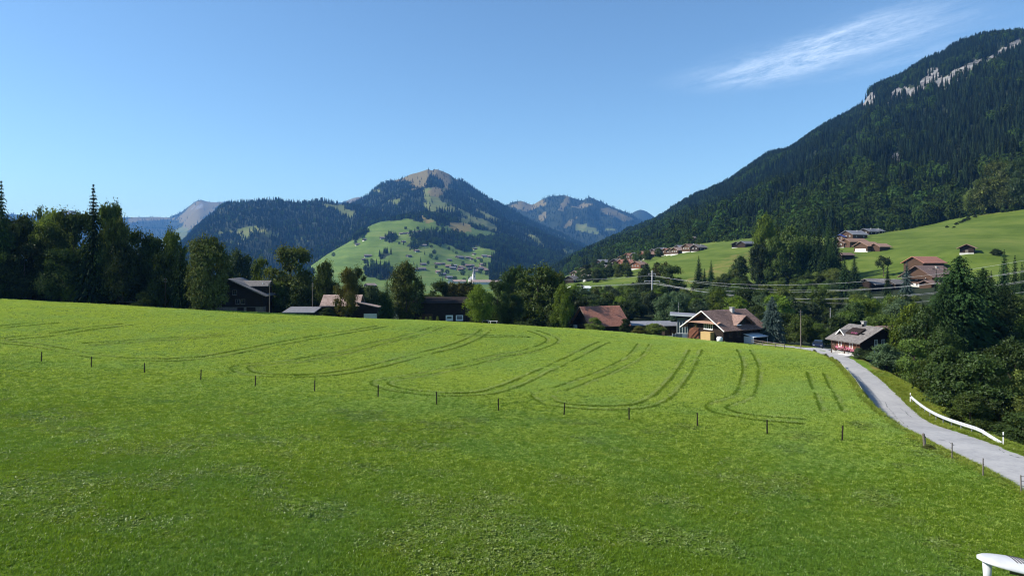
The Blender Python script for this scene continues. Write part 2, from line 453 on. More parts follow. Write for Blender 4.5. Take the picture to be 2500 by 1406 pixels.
def road_rel(x, y):
    """signed distance to the lane (positive on the right), road height and half width at the nearest point"""
    x = np.asarray(x, float).ravel(); y = np.asarray(y, float).ravel()
    d = np.empty(len(x)); rz = np.empty(len(x)); hw = np.empty(len(x))
    for i in range(0, len(x), 40000):
        q = (x[i:i + 40000, None] - RC[None, :, 0]) ** 2 + (y[i:i + 40000, None] - RC[None, :, 1]) ** 2
        j = q.argmin(1)
        s = (x[i:i + 40000] - RC[j, 0]) * RN[j, 0] + (y[i:i + 40000] - RC[j, 1]) * RN[j, 1]
        d[i:i + 40000] = np.sign(s) * np.sqrt(q[np.arange(len(j)), j]); rz[i:i + 40000] = RZ[j]; hw[i:i + 40000] = RHW[j]
    return d, rz, hw
def G(x, y):
    x = np.asarray(x, float); y = np.asarray(y, float); sh = x.shape
    z = G0(x, y).ravel()
    xr, yr = x.ravel(), y.ravel()
    m = (xr > 15) & (xr < 75) & (yr > -5) & (yr < 165)
    if m.any():
        d, rz, hw = road_rel(xr[m], yr[m])
        a = np.abs(d) - hw
        wl_ = np.where(d < 0, 1.15, 2.6); fl = np.where(d < 0, 0.25, 1.3)
        t = np.clip((a - fl) / wl_, 0, 1); t = t * t * (3 - 2 * t)
        zz_ = np.where(a < 0, rz - 0.07, rz + 0.02)
        # the ground drops away behind the crash barrier into the wooded gully
        z[m] = zz_ * (1 - t) + z[m] * t
    return z.reshape(sh)
def g1(x, y): return float(G(np.array([x]), np.array([y]))[0])

# ------------------------------------------------------------------ ground materials
def meadow_mat(name, c_dark, c_mid, c_light, dry=(0.20, 0.16, 0.055), big=0.02, fine=1.6, rough=0.9, bdist=0.15):
    m, nt, out = mat(name)
    p = position(nt)
    mp = N(nt, 'ShaderNodeMapping'); mp.inputs['Scale'].default_value = (0.5, 0.5, 10.0); nt.links.new(p, mp.inputs['Vector'])
    ns_ = noise(nt, mp.outputs[0], big * 1.6, 3, 0.6)          # terracettes and mowing lines along the contour
    nb = noise(nt, p, big, 5, 0.6); nf = noise(nt, p, fine, 6, 0.7); nm = noise(nt, p, big * 7, 5, 0.6)
    col = ramp(nt, math_n(nt, 'ADD', math_n(nt, 'MULTIPLY', nb, 0.28), math_n(nt, 'ADD', math_n(nt, 'MULTIPLY', nf, 0.16), math_n(nt, 'ADD', math_n(nt, 'MULTIPLY', nm, 0.22), math_n(nt, 'MULTIPLY', ns_, 0.38)))),
               [(0.44, c_dark), (0.53, c_mid), (0.62, c_light)])
    def attr(n): 
        a = N(nt, 'ShaderNodeAttribute'); a.attribute_name = n; return a.outputs['Fac']
    brk = math_n(nt, 'MULTIPLY', math_n(nt, 'SUBTRACT', nm, 0.5), 0.9)
    col = mixc(nt, maprange(nt, math_n(nt, 'ADD', attr('dry'), brk), 0.3, 0.7), col, dry)
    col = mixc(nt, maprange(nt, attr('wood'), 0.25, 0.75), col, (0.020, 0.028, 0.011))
    rockc = ramp(nt, noise(nt, p, fine * 1.2, 7, 0.8), [(0.38, (0.07, 0.07, 0.07)), (0.66, (0.30, 0.295, 0.29))])
    col = mixc(nt, maprange(nt, math_n(nt, 'ADD', attr('rock'), brk), 0.35, 0.6), col, rockc)
    finish(nt, out, col, rough, nf, bdist, 0.7, spec=0.1)
    return m
M['meadow'] = meadow_mat('meadow', (0.060, 0.095, 0.012), (0.092, 0.132, 0.020), (0.140, 0.165, 0.034), fine=2.2)
M['hill_meadow'] = meadow_mat('hill_meadow', (0.065, 0.110, 0.018), (0.095, 0.150, 0.026), (0.130, 0.170, 0.038), big=0.006, fine=0.12, bdist=1.0)
M['far_slope'] = meadow_mat('far_slope', (0.075, 0.10, 0.028), (0.105, 0.125, 0.036), (0.14, 0.14, 0.05), dry=(0.135, 0.112, 0.050), big=0.003, fine=0.03, bdist=3.0)
M['field_soil'] = meadow_mat('field_sward', (0.075, 0.130, 0.012), (0.10, 0.165, 0.016), (0.13, 0.19, 0.024), big=0.05, fine=6.0, bdist=0.05)

def put_attr(me, name, vals):
    a = me.attributes.new(name, 'FLOAT', 'POINT'); a.data.foreach_set('value', np.asarray(vals, dtype=np.float32).ravel())

# valley ground: one sheet, fine near the viewer and coarser away from it
nr, nc = 330, 360
vv = np.linspace(math.log(70 - 45), math.log(70 + 2600), nr)
yy = np.exp(vv) - 70
uu = np.linspace(-1, 1, nc); uu = np.sign(uu) * np.abs(uu) ** 1.25
X = uu[None, :] * (1.55 * (yy[:, None] + 70)); Y = np.repeat(yy[:, None], nc, 1)
Z = G0(X, Y)
FX0, FX1, FY0, FY1 = -165.0, 78.0, 8.0, 182.0
ins = (X > FX0 + 5) & (X < FX1 - 5) & (Y > FY0 + 4) & (Y < FY1 - 5)
Z = np.where(ins, Z - 2.5, Z - 0.05)
Z += np.where(Y > 230, (fbm(X / 90, Y / 90, 4, 3) - 0.5) * np.clip((Y - 230) / 200, 0, 1) * 3.0, 0)
VG = np.stack([X, Y, Z], -1).reshape(-1, 3)
me = np_mesh('valley_ground', VG, grid_faces(nr, nc), M['meadow'], True)
pxv, pyv = to_px(VG[:, 0], np.maximum(VG[:, 1], 5), VG[:, 2])
pa = VG[:, 1]
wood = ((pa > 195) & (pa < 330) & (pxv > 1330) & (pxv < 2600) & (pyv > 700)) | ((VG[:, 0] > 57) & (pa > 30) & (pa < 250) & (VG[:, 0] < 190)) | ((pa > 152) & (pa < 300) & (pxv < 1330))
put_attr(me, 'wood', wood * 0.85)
put_attr(me, 'dry', in_any(pxv, pyv, [[(1740,640),(1840,605),(1840,650),(1760,690)],[(1640,700),(1760,640),(1800,690),(1640,740)]]) * (pa > 250) * 0.42)
put_attr(me, 'rock', np.zeros(len(VG)))
tag(link('valley_ground', me), kind='structure')

# mown field in front, with the bank down to the lane
xs = np.arange(FX0, FX1 + 0.01, 0.6); ys = np.arange(FY0, FY1 + 0.01, 0.6)
X, Y = np.meshgrid(xs, ys)
Z = G(X, Y) + (fbm(X / 5, Y / 5, 3, 9) - 0.5) * 0.16 * (np.abs(road_rel(X, Y)[0]).reshape(X.shape) > 4.5)
d_, _, hw_ = road_rel(X, Y); d_ = d_.reshape(X.shape)
me = np_mesh('field', np.stack([X, Y, Z], -1).reshape(-1, 3), grid_faces(len(ys), len(xs)), M['field_soil'], True)
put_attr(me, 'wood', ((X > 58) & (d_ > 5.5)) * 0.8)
put_attr(me, 'dry', np.exp(-((np.abs(d_) - 3.2) / 0.9) ** 2) * 0.5 * ((Y > 62) | (d_ > 0)))
put_attr(me, 'rock', np.zeros(X.size))
tag(link('field', me), kind='structure')
FIELD_BVH = None

# lowest ground far out, below everything
MB().add([(-22500,-2400,-135),(22500,-2400,-135),(22500,14000,-135),(-22500,14000,-135)], ((0,1,2,3),)).build('ground', M['hill_meadow'])
tag(bpy.data.objects['ground'], kind='structure')

# ------------------------------------------------------------------ mountains: lofted from rows of (distance, skyline row) controls
def loft(name, rows, px0, px1, npx, nper, material, amp=0.0, gully=60.0, forest=None, clear=(), woods=(), dry=(), rock=(), seed=1, back=True, smooth=2):
    cols = np.linspace(px0, px1, npx)
    Ds, Zs = [], []
    for D, pts in rows:
        if isinstance(D, (int, float)): d = np.full(npx, float(D))
        else: d = np.interp(cols, [a for a, _ in D], [b for _, b in D])
        py = np.interp(cols, [a for a, _ in pts], [b for _, b in pts])
        Ds.append(d); Zs.append(ZC + (HY - py) / F * d)
    Ds, Zs = np.array(Ds), np.array(Zs)
    ridge = len(Ds) - 1
    if back:
        Ds = np.vstack([Ds, Ds[-1] * 1.18]); Zs = np.vstack([Zs, Zs[-1] - (Zs[-1] + 135) * 0.55])
    D2, Z2, T2 = [], [], []
    for i in range(len(Ds) - 1):
        for k in range(nper):
            s = k / nper
            D2.append(Ds[i] * (1 - s) + Ds[i + 1] * s); Z2.append(Zs[i] * (1 - s) + Zs[i + 1] * s); T2.append((i + s) / ridge)
    D2.append(Ds[-1]); Z2.append(Zs[-1]); T2.append((len(Ds) - 1) / ridge)
    D2, Z2, T2 = np.array(D2), np.array(Z2), np.array(T2)
    ir = ridge * nper
    for _ in range(smooth):
        for A in (Z2,):
            S = A.copy(); S[1:-1] = (A[:-2] + 2 * A[1:-1] + A[2:]) / 4; S[ir] = A[ir]; A[:] = S
    X2 = (cols[None, :] - CX) / F * D2
    if amp:
        nz = fbm(X2 / gully, D2 / (gully * 2.2), 5, seed) - 0.5
        nz2 = np.abs(fbm(X2 / (gully * 0.7), D2 / (gully * 2.6) + 9, 4, seed + 7) - 0.5) * 2
        fade = np.clip(np.abs(T2 - 1) * 3.5, 0.10, 1) * np.clip(T2 * 4, 0, 1)
        Z2 = Z2 + (nz * 1.5 - nz2 * 0.8 + 0.25) * amp * fade[:, None]
    V = np.stack([X2, D2, Z2], -1).reshape(-1, 3)
    me = np_mesh(name, V, grid_faces(len(D2), npx), material, True)
    ppx, ppy = to_px(V[:, 0], V[:, 1], V[:, 2])
    tt = np.repeat(T2, npx)
    jx = ppx + (fbm(V[:, 0] / gully * 1.5, V[:, 1] / gully, 4, seed + 20) - 0.5) * 26 ; jy = ppy + (fbm(V[:, 0] / gully * 1.5, V[:, 1] / gully, 4, seed + 30) - 0.5) * 16
    isb = tt > 1.02
    fmask = np.zeros(len(V)) + (1.0 if forest else 0.0)
    if clear: fmask[in_any(jx, jy, clear) & ~isb] = 0
    if woods: fmask[in_any(jx, jy, woods) & ~isb] = 1
    if dry: 
        dm = in_any(jx, jy, dry) & ~isb
        fmask[dm] = 0
    else: dm = np.zeros(len(V), bool)
    kx, ky = ppx + (fbm(V[:, 0] / 60, V[:, 1] / 60, 4, seed + 40) - 0.5) * 14, ppy + (fbm(V[:, 0] / 60, V[:, 1] / 60, 4, seed + 41) - 0.5) * 14
    rm = in_any(kx, ky, rock) & ~isb if rock else np.zeros(len(V), bool)
    fmask[rm] = 0
    put_attr(me, 'wood', fmask); put_attr(me, 'dry', dm.astype(float)); put_attr(me, 'rock', rm.astype(float))
    o = tag(link(name, me), kind='structure')
    return dict(o=o, V=V, F=grid_faces(len(D2), npx), wood=fmask, T=tt)

SPUR_WOODS = [
 [(948,539),(958,522),(985,520),(983,537)], [(984,531),(1003,520),(1043,505),(1056,518),(1056,531),(1026,543),(1001,536)],
 [(1060,534),(1069,518),(1092,512),(1118,518),(1128,536),(1112,543),(1096,549),(1081,556),(1064,553)],
 [(1145,535),(1189,553),(1187,565),(1153,555)],
 [(999,577),(1036,575),(1050,564),(1076,570),(1105,570),(1116,562),(1138,580),(1169,584),(1250,572),(1330,585),(1440,610),(1440,660),(1330,640),(1208,611),(1169,602),(1125,602),(1081,597),(1041,588)],
 [(1195,633),(1213,615),(1250,612),(1350,640),(1420,640),(1420,710),(1200,690),(1192,660)],
 [(885,655),(893,648),(948,650),(953,668),(944,679),(893,677)], [(924,624),(948,619),(957,622),(933,630)],
 [(851,576),(880,563),(891,564),(895,573),(866,586)], [(500,640),(640,640),(740,655),(765,660),(760,690),(500,700)],
 [(990,596),(1012,590),(1020,605),(1000,608)], [(1020,590),(1042,588),(1046,600),(1026,602)], [(1100,598),(1130,604),(1150,622),(1110,612)], [(935,578),(965,572),(970,588),(948,592)]]
spur = loft('meadow_hill', [
 (1300, [(500,716),(1700,716)]),
 (1480, [(500,712),(1700,706)]),
 (1750, [(500,708),(700,703),(780,694),(900,676),(1000,679),(1150,686),(1300,694),(1700,698)]),
 (2100, [(500,706),(700,692),(765,664),(800,647),(850,630),(950,620),(1050,630),(1150,652),(1200,658),(1300,672),(1500,682),(1700,690)]),
 (2450, [(500,704),(700,690),(765,648),(800,626),(850,600),(900,580),(950,573),(1020,577),(1100,602),(1150,612),(1180,606),(1215,612),(1260,642),(1400,662),(1700,680)]),
 (2750, [(500,702),(700,692),(765,647),(800,622),(850,593),(880,566),(905,549),(930,540),(1000,533),(1060,540),(1120,560),(1200,590),(1300,622),(1450,650),(1700,675)]),
 (3050, [(500,702),(700,696),(800,660),(850,620),(900,570),(940,548),(1000,528),(1060,524),(1120,540),(1200,566),(1300,602),(1450,640),(1700,670)])],
 480, 1700, 240, 9, M['hill_meadow'], amp=9, gully=150, forest=False, woods=SPUR_WOODS, dry=[[(1094,541),(1147,541),(1147,562),(1129,571),(1098,553)],[(1020,524),(1060,540),(1040,545)]], seed=3)

PEAK_CLEAR = [
 [(1034,496),(1094,496),(1120,512),(1100,520),(1072,516),(1062,545),(1044,540),(1050,520),(1036,506)], [(1096,500),(1130,508),(1162,524),(1212,545),(1216,566),(1150,562),(1112,548),(1124,532),(1116,516)],
 [(1130,478),(1160,486),(1172,498),(1150,496)], [(1150,505),(1200,522),(1232,540),(1190,530)], [(905,470),(925,462),(930,474)], 
 [(1043,463),(1074,463),(1122,465),(1100,469),(1067,478),(1076,487),(1094,496),(1125,509),(1145,520),(1142,533),(1126,520),(1111,511),(1081,505),(1065,513),(1063,524),(1056,524),(1054,513),(1041,505),(1023,503),(1036,498),(1036,478),(1034,465)],
 [(949,489),(979,489),(983,498),(973,507),(961,500)],
 [(1133,531),(1169,540),(1213,546),(1211,564),(1191,564),(1186,553),(1147,536)], [(1136,577),(1169,577),(1169,583),(1138,583)],
 [(1327,560),(1351,569),(1384,582),(1411,580),(1440,598),(1400,592),(1351,574)], [(1284,571),(1308,576),(1330,604),(1313,602)], [(1367,606),(1411,612),(1380,637),(1372,625)], [(1240,530),(1262,538),(1268,545),(1245,540)], [(1260,590),(1290,598),(1285,606),(1258,600)]]
PEAK_DRY = [[(983,441),(1000,428),(1045,412),(1102,424),(1114,438),(1100,452),(1092,470),(1080,462),(1086,448),(1060,430),(1044,434),(1042,455),(1018,462),(1000,450)], [(1043,465),(1060,460),(1085,470),(1070,480),(1050,478)], [(1180,478),(1211,492),(1208,496),(1182,488)], [(1000,452),(1022,456),(1020,464),(1003,462)], [(960,436),(975,434),(984,448),(966,446)]]
peak = loft('mountain', [
 (2500, [(300,705),(1750,705)]),
 (2800, [(300,700),(700,690),(850,640),(950,590),(1060,570),(1150,590),(1250,630),(1400,670),(1750,690)]),
 (3250, [(300,690),(700,660),(850,600),(950,548),(1050,512),(1150,536),(1250,580),(1400,630),(1600,670),(1750,680)]),
 (3900, [(300,680),(700,640),(820,575),(900,530),(1000,503),(1050,484),(1150,510),(1250,552),(1350,592),(1500,640),(1750,675)]),
 (4650, [(300,680),(700,600),(820,537),(870,514),(900,496),(950,476),(1000,464),(1050,450),(1100,460),(1150,482),(1200,508),(1300,562),(1400,602),(1500,640),(1750,675)]),
 (5400, [(300,680),(700,560),(820,508),(850,499),(880,488),(900,477),(908,466),(922,456),(936,448),(960,442),(985,435),(1000,427),(1020,422),(1035,417),(1046,413),(1054,417),(1066,414),(1080,418),(1098,426),(1112,438),(1126,440),(1140,447),(1160,462),(1190,482),(1220,497),(1250,512),(1280,531),(1320,551),(1360,567),(1400,586),(1440,608),(1600,660),(1750,675)])],
 300, 1750, 300, 10, M['far_slope'], amp=55, gully=330, forest=True, clear=PEAK_CLEAR, dry=PEAK_DRY, rock=[[(1046,428),(1088,446),(1084,456),(1048,448)]] and [], seed=5)

SHOULDER_CLEAR = [
 [(510,570),(574,566),(602,556),(623,552),(646,561),(686,569),(677,584),(658,577),(643,567),(623,574),(612,585),(598,587),(588,577)],
 [(715,574),(757,584),(754,590),(730,584)], [(717,587),(741,602),(735,606),(716,594)],
 [(766,492),(794,496),(835,500),(872,516),(856,533),(835,522),(820,509),(799,504)], [(815,534),(834,537),(830,543),(818,541)], [(560,592),(590,594),(588,600),(566,600)]]
shoulder = loft('mountain', [
 (2200, [(100,705),(1050,705)]),
 (2600, [(100,690),(450,668),(560,656),(700,654),(780,652),(860,625),(950,610),(1050,610)]),
 (3050, [(100,680),(400,650),(470,606),(560,593),(650,576),(720,594),(800,604),(880,570),(950,560),(1050,565)]),
 (3600, [(100,670),(400,628),(450,596),(500,553),(560,536),(650,526),(760,532),(850,536),(900,526),(1050,540)]),
 (4100, [(100,665),(300,650),(400,618),(450,588),(480,556),(520,521),(545,500),(560,495),(600,492),(650,489),(680,488),(720,494),(735,498),(750,496),(770,490),(800,494),(830,499),(850,500),(880,505),(950,530),(1050,570)])],
 100, 1050, 220, 11, M['far_slope'], amp=42, gully=230, forest=True, clear=SHOULDER_CLEAR, seed=8)

RIDGE_R = [(1250,660),(1330,648),(1380,634),(1430,616),(1460,602),(1500,584),(1540,570),(1600,551),(1640,526),(1700,488),(1760,463),(1800,434),(1830,414),(1870,386),(1930,371),(1980,336),(2020,311),(2080,282),(2108,262),(2120,228),(2160,212),(2200,197),(2225,178),(2260,157),(2300,142),(2340,113),(2400,98),(2450,93),(2500,92),(2600,84),(2800,60),(3400,20)]
BASE_R = [(1250,700),(1330,690),(1400,668),(1500,640),(1600,622),(1650,606),(1700,596),(1760,592),(1830,606),(1950,592),(2080,577),(2150,557),(2200,549),(2300,528),(2400,516),(2500,500),(2600,480),(2800,450),(3400,430)]
BASE_D = [(1250,1900),(1330,1500),(1400,1150),(1500,950),(1600,800),(1700,740),(1830,640),(2000,560),(2150,600),(2300,625),(2400,590),(2500,530),(2800,480),(3400,430)]
RIDGE_D = [(1250,3300),(1430,3000),(1600,2700),(1850,2350),(2100,2050),(2500,1800),(3000,1500),(3400,1300)]
def mixrow(t, bulge=0.0):
    P, Dr = [], []
    for px in range(1250, 3401, 25):
        d0, d1 = np.interp(px, *zip(*BASE_D)), np.interp(px, *zip(*RIDGE_D))
        p0, p1 = np.interp(px, *zip(*BASE_R)), np.interp(px, *zip(*RIDGE_R))
        d = d0 * (1 - t) + d1 * t
        z0, z1 = (HY - p0) / F * d0, (HY - p1) / F * d1
        z = z0 * (1 - t) + z1 * t + bulge * (z1 - z0)
        P.append((px, HY - z / d * F)); Dr.append((px, d))
    return (Dr, P)
base_dip = ([(a, b * 0.93) for a, b in BASE_D], [(a, b + 26) for a, b in BASE_R])
CLIFFS = [[(2094,272),(2104,236),(2128,222),(2146,236),(2134,254),(2112,268)], [(2162,246),(2182,220),(2206,208),(2230,218),(2226,242),(2200,240),(2180,248)],
          [(2228,228),(2254,194),(2268,168),(2292,164),(2304,188),(2290,210),(2256,222)], [(2284,214),(2308,184),(2350,164),(2392,142),(2406,152),(2384,178),(2334,200),(2312,216)],
          [(2394,152),(2440,122),(2494,96),(2502,112),(2450,144),(2408,166)], [(2168,392),(2186,372),(2204,372),(2206,388),(2186,398)]]
right_mt = loft('mountain', [base_dip, mixrow(0.0), mixrow(0.33, -0.015), mixrow(0.66, 0.02), mixrow(0.84, 0.03), mixrow(1.0)],
 1250, 3400, 330, 14, M['far_slope'], amp=26, gully=150, forest=True, clear=[[(1782,570),(1800,548),(1813,540),(1814,560),(1800,572)], [(1690,598),(1700,580),(1744,586),(1738,606)], [(1630,612),(1690,588),(1700,600),(1660,620)]], rock=CLIFFS, seed=13, smooth=1)

FARL = [(-900,470),(-500,500),(-100,520),(120,528),(150,520),(172,513),(188,518),(210,533),(260,534),(300,531),(330,530),(380,529),(412,531),(440,520),(460,505),(478,491),(490,488),(505,493),(525,495),(560,492),(600,500),(700,505),(800,500),(840,494),(862,484),(878,480),(900,486),(1000,510),(1200,520)]
farl = loft('far_mountain', [(7000, [(-900,670),(1200,670)]), (8200, [(-900,600),(200,610),(420,590),(520,580),(1200,600)]), (10000, [(a, b + 34) for a, b in FARL]), (11200, FARL)],
 -900, 1200, 220, 9, M['far_slope'], amp=190, gully=800, forest=True, clear=[[(430,560),(470,540),(450,600),(400,600)], [(385,590),(420,575),(410,610)]], dry=[[(425,535),(452,512),(478,488),(540,492),(520,520),(470,560),(440,545)],[(300,540),(320,528),(420,529),(430,536),(340,538)],[(150,524),(172,512),(192,520),(180,530)],[(840,500),(862,482),(900,484),(890,500)]], rock=[[(474,506),(486,496),(500,500),(492,512)]], seed=17)
FARR = [(1000,540),(1180,520),(1230,505),(1250,494),(1272,490),(1290,497),(1300,500),(1330,484),(1350,479),(1380,477),(1400,484),(1420,490),(1440,481),(1460,490),(1500,508),(1540,523),(1560,536),(1580,548),(1640,570),(1800,600)]
farr = loft('far_mountain', [(5200, [(1000,660),(1800,660)]), (5900, [(1000,600),(1250,590),(1400,580),(1500,578),(1620,590),(1800,620)]), (6800, [(1000,560),(1250,540),(1350,515),(1450,522),(1550,556),(1650,585),(1800,610)]), (7600, FARR)],
 1000, 1800, 170, 11, M['far_slope'], amp=120, gully=480, forest=True,
 clear=[[(1405,557),(1435,550),(1471,568),(1459,578),(1416,567)], [(1473,557),(1503,556),(1500,563),(1476,563)]],
 dry=[[(1246,499),(1278,489),(1295,500),(1328,480),(1332,502),(1288,519),(1262,510)], [(1311,529),(1335,512),(1332,532),(1320,537)], [(1361,513),(1373,484),(1385,478),(1385,502),(1372,514)], [(1459,508),(1487,506),(1552,536),(1527,540),(1484,521)], [(1395,505),(1425,496),(1450,500),(1420,512)], [(1375,560),(1400,540),(1420,530),(1405,552)]], seed=19)
FARR2 = [(1300,640),(1480,560),(1530,530),(1550,516),(1562,512),(1576,515),(1600,532),(1630,550),(1700,570),(1800,590)]
loft('far_mountain', [(7600, [(1300,660),(1800,660)]), (9300, FARR2)], 1300, 1800, 60, 10, M['far_slope'], amp=110, gully=600, forest=True, seed=23)

# everything solid underfoot, for standing things on it
def bvh_of(V, Fc): return BVHTree.FromPolygons([tuple(v) for v in V], [tuple(f) for f in Fc])
LAND = [bvh_of(d['V'], d['F']) for d in (spur, peak, shoulder, right_mt)] + [bvh_of(VG, grid_faces(nr, nc))]
EYE = Vector((0, 0, ZC))
def ground_at(px, py, only=None):
    """the place on the land seen at this column and row: position and distance"""
    d = Vector(((px - CX) / F, 1.0, (HY - py) / F)).normalized()
    best = None
    for i, b in enumerate(LAND):
        if only is not None and i not in only: continue
        loc, nrm, idx, dist = b.ray_cast(EYE, d)
        if loc is not None and (best is None or dist < best[1]): best = (loc, dist)
    return best[0] if best else None
# ------------------------------------------------------------------ trees
def leaves(cent, nrm, size, seed=0, aspect=1.5, cup=0.25):
    """small bent leaf sprays, two triangles each, at cent facing nrm"""
    rg = np.random.default_rng(seed); n = len(cent)
    nrm = nrm / np.maximum(np.linalg.norm(nrm, axis=1), 1e-6)[:, None]
    r = rg.normal(size=(n, 3)); t = np.cross(nrm, r); t /= np.maximum(np.linalg.norm(t, axis=1), 1e-6)[:, None]
    b = np.cross(nrm, t)
    s = size * rg.uniform(0.6, 1.35, n)[:, None]
    lift = nrm * s * cup
    v = np.stack([cent - t * s * aspect * 0.5, cent - b * s * 0.45 + lift, cent + t * s * aspect * 0.5, cent + b * s * 0.45 + lift], 1).reshape(-1, 3)
    f = np.arange(n * 4).reshape(n, 4)
    return v, f

def broadleaf(name, seed, nleaf, lsize, zlow=0.22, nlobe=22, shape='round', loose=0.3, jit=0.36):
    """unit broadleaf tree: height 1, crown about 1 across. Returns (crown mesh, trunk mesh)"""
    rg = np.random.default_rng(seed)
    lob = []
    for i in range(nlobe):
        for _ in range(50):
            z = rg.uniform(zlow, 0.98)
            t = (z - zlow) / (1 - zlow)
            if shape == 'round': rmax = 0.5 * math.sqrt(max(0, 1 - (2 * t - 0.75) ** 2 / 1.62))
            elif shape == 'oval': rmax = 0.5 * math.sqrt(max(0, 1 - (2 * t - 0.92) ** 2 / 1.18))
            elif shape == 'egg': rmax = 0.5 * (math.sin(math.pi * min(1, t ** 0.75 * 0.93 + 0.1)) ** 0.6)
            elif shape == 'dome': rmax = 0.5 * math.sqrt(max(0, 1 - t ** 2.2))
            elif shape == 'tall': rmax = 0.5 * (math.sin(math.pi * min(1, t * 0.9 + 0.12)) ** 0.8)
            a = rg.uniform(0, 2 * math.pi); rr = rmax * math.sqrt(rg.uniform(0.15, 1.0)) * 0.82
            rad = rg.uniform(0.06, 0.175) * (0.75 + 0.6 * rmax)
            p = np.array([math.cos(a) * rr, math.sin(a) * rr, min(z, 1 - rad * 0.7)])
            if all(np.linalg.norm(p - q[0]) > 0.55 * max(rad, q[1]) for q in lob): break
        lob.append((p, rad))
    wt = np.array([l[1] ** 2 for l in lob]); wt /= wt.sum()
    cnt = rg.multinomial(nleaf, wt)
    C, Nn = [], []
    for (p, rad), k in zip(lob, cnt):
        # leaf clusters: each bough carries some dozen tufts that catch or lose the light together
        m_ = max(7, k // 13)
        cd = rg.normal(size=(m_, 3)); cd /= np.linalg.norm(cd, axis=1)[:, None]
        cd[:, 2] = np.where(cd[:, 2] < -0.4, -cd[:, 2] * 0.6, cd[:, 2])
        cr_ = rg.uniform(0.68, 1.18, m_); cn_ = cd + rg.normal(size=(m_, 3)) * jit + np.array([0, 0, 0.2])
        ci = rg.integers(0, m_, k)
        d = cd[ci] + rg.normal(size=(k, 3)) * (0.17 + 0.25 * loose)
        rr = rad * (cr_[ci][:, None] + rg.normal(size=(k, 1)) * 0.10)
        rr = rr * (1 + (rg.uniform(size=(k, 1)) < 0.05) * rg.uniform(0.05, 0.3, (k, 1)))      # stray twigs
        C.append(p + d * rr * np.array([1.12, 1.12, 0.86])); Nn.append(cn_[ci] + rg.normal(size=(k, 3)) * 0.28)
    C, Nn = np.concatenate(C), np.concatenate(Nn)
    v, f = leaves(C, Nn, lsize, seed + 1)
    # the shaded leafage inside the boughs, in fewer and bigger sprays
    ki = rg.multinomial(int(nleaf * 0.075), wt)
    Ci = np.concatenate([p + rg.normal(size=(k, 3)) * rad * 0.36 for (p, rad), k in zip(lob, ki)])
    v2, f2 = leaves(Ci, rg.normal(size=Ci.shape), lsize * 2.6, seed + 2)
    v, f = np.concatenate([v, v2]), np.concatenate([f, f2 + len(v)])
    crown = np_mesh(name + '_crown', v, f, M['leaf'])
    tb = MB()
    tb.tube([(0, 0, -0.06), (0.004, 0.003, 0.05), (0.01, -0.006, zlow + 0.05), (0.0, 0.01, 0.55), (0.01, 0, 0.8)], [0.034, 0.024, 0.018, 0.011, 0.004], 7)
    big = sorted(lob, key=lambda l: -l[1])[:9]
    for p, rad in big:
        z0 = max(zlow * 0.8, p[2] - 0.28)
        m_ = (p * np.array([0.45, 0.45, 1]) + np.array([0, 0, z0])) / np.array([1, 1, 2])
        tb.tube([(0.005, 0, z0), tuple(m_), tuple(p)], [0.011, 0.007, 0.002], 5, False)
    return crown, tb.mesh(name + '_trunk', M['bark'], True)

def spruce(name, seed, tiers=34, width_pow=0.85, bare=0.06, droop=0.35, dens=1.0, size=1.0, ragged=0.25):
    """unit spruce: height 1, about 1 across at the skirt"""
    rg = np.random.default_rng(seed)
    C, T_, Bv, S = [], [], [], []
    for i in range(tiers):
        t = i / (tiers - 1)
        z = bare + (0.985 - bare) * t
        L = 0.5 * ((1 - t) ** width_pow) * rg.uniform(1 - ragged, 1.0) + 0.012
        if t < 0.12: L *= rg.uniform(0.7, 1)
        nb = max(5, int((9 + 5 * (1 - t)) * dens))
        a0 = rg.uniform(0, 6.28)
        for k in range(nb):
            a = a0 + 2 * math.pi * k / nb + rg.uniform(-0.25, 0.25)
            l = L * rg.uniform(0.72, 1.08)
            ca, sa = math.cos(a), math.sin(a)
            ns = max(2, int(2 + l / 0.5 * 7 * dens))
            for j in range(ns):
                s = (j + 0.6) / ns
                r = l * s
                dz = 0.10 * l * s - droop * l * s * s * (1 - 0.7 * t) + 0.12 * l * max(0, s - 0.75)
                C.append((ca * r + rg.normal() * 0.006, sa * r + rg.normal() * 0.006, z + dz + rg.normal() * 0.004))
                T_.append((ca, sa, -0.35 + 0.3 * rg.normal() * 0.4 - 0.2 * s)); S.append((0.5 + 0.5 * (1 - s)) * (0.045 * (0.35 + (1 - t))) * size)
    C = np.array(C); T_ = np.array(T_); S = np.array(S)[:, None]
    T_ /= np.linalg.norm(T_, axis=1)[:, None]
    side = np.cross(T_, np.array([0, 0, 1.0])); side /= np.maximum(np.linalg.norm(side, axis=1), 1e-6)[:, None]
    side += rg.normal(size=side.shape) * 0.25
    hang = np.array([0, 0, -1.0]) * S * rg.uniform(0.2, 0.9, (len(S), 1))
    v = np.stack([C - T_ * S * 1.2, C - side * S * 0.75 + hang, C + T_ * S * 1.3, C + side * S * 0.75 + hang], 1).reshape(-1, 3)
    f = np.arange(len(C) * 4).reshape(-1, 4)
    crown = np_mesh(name + '_crown', v, f, M['needle'])
    tb = MB().tube([(0, 0, -0.05), (0, 0, 0.3), (0, 0, 0.7), (0, 0, 0.99)], [0.02, 0.015, 0.008, 0.001], 7)
    return crown, tb.mesh(name + '_trunk', M['bark'], True)

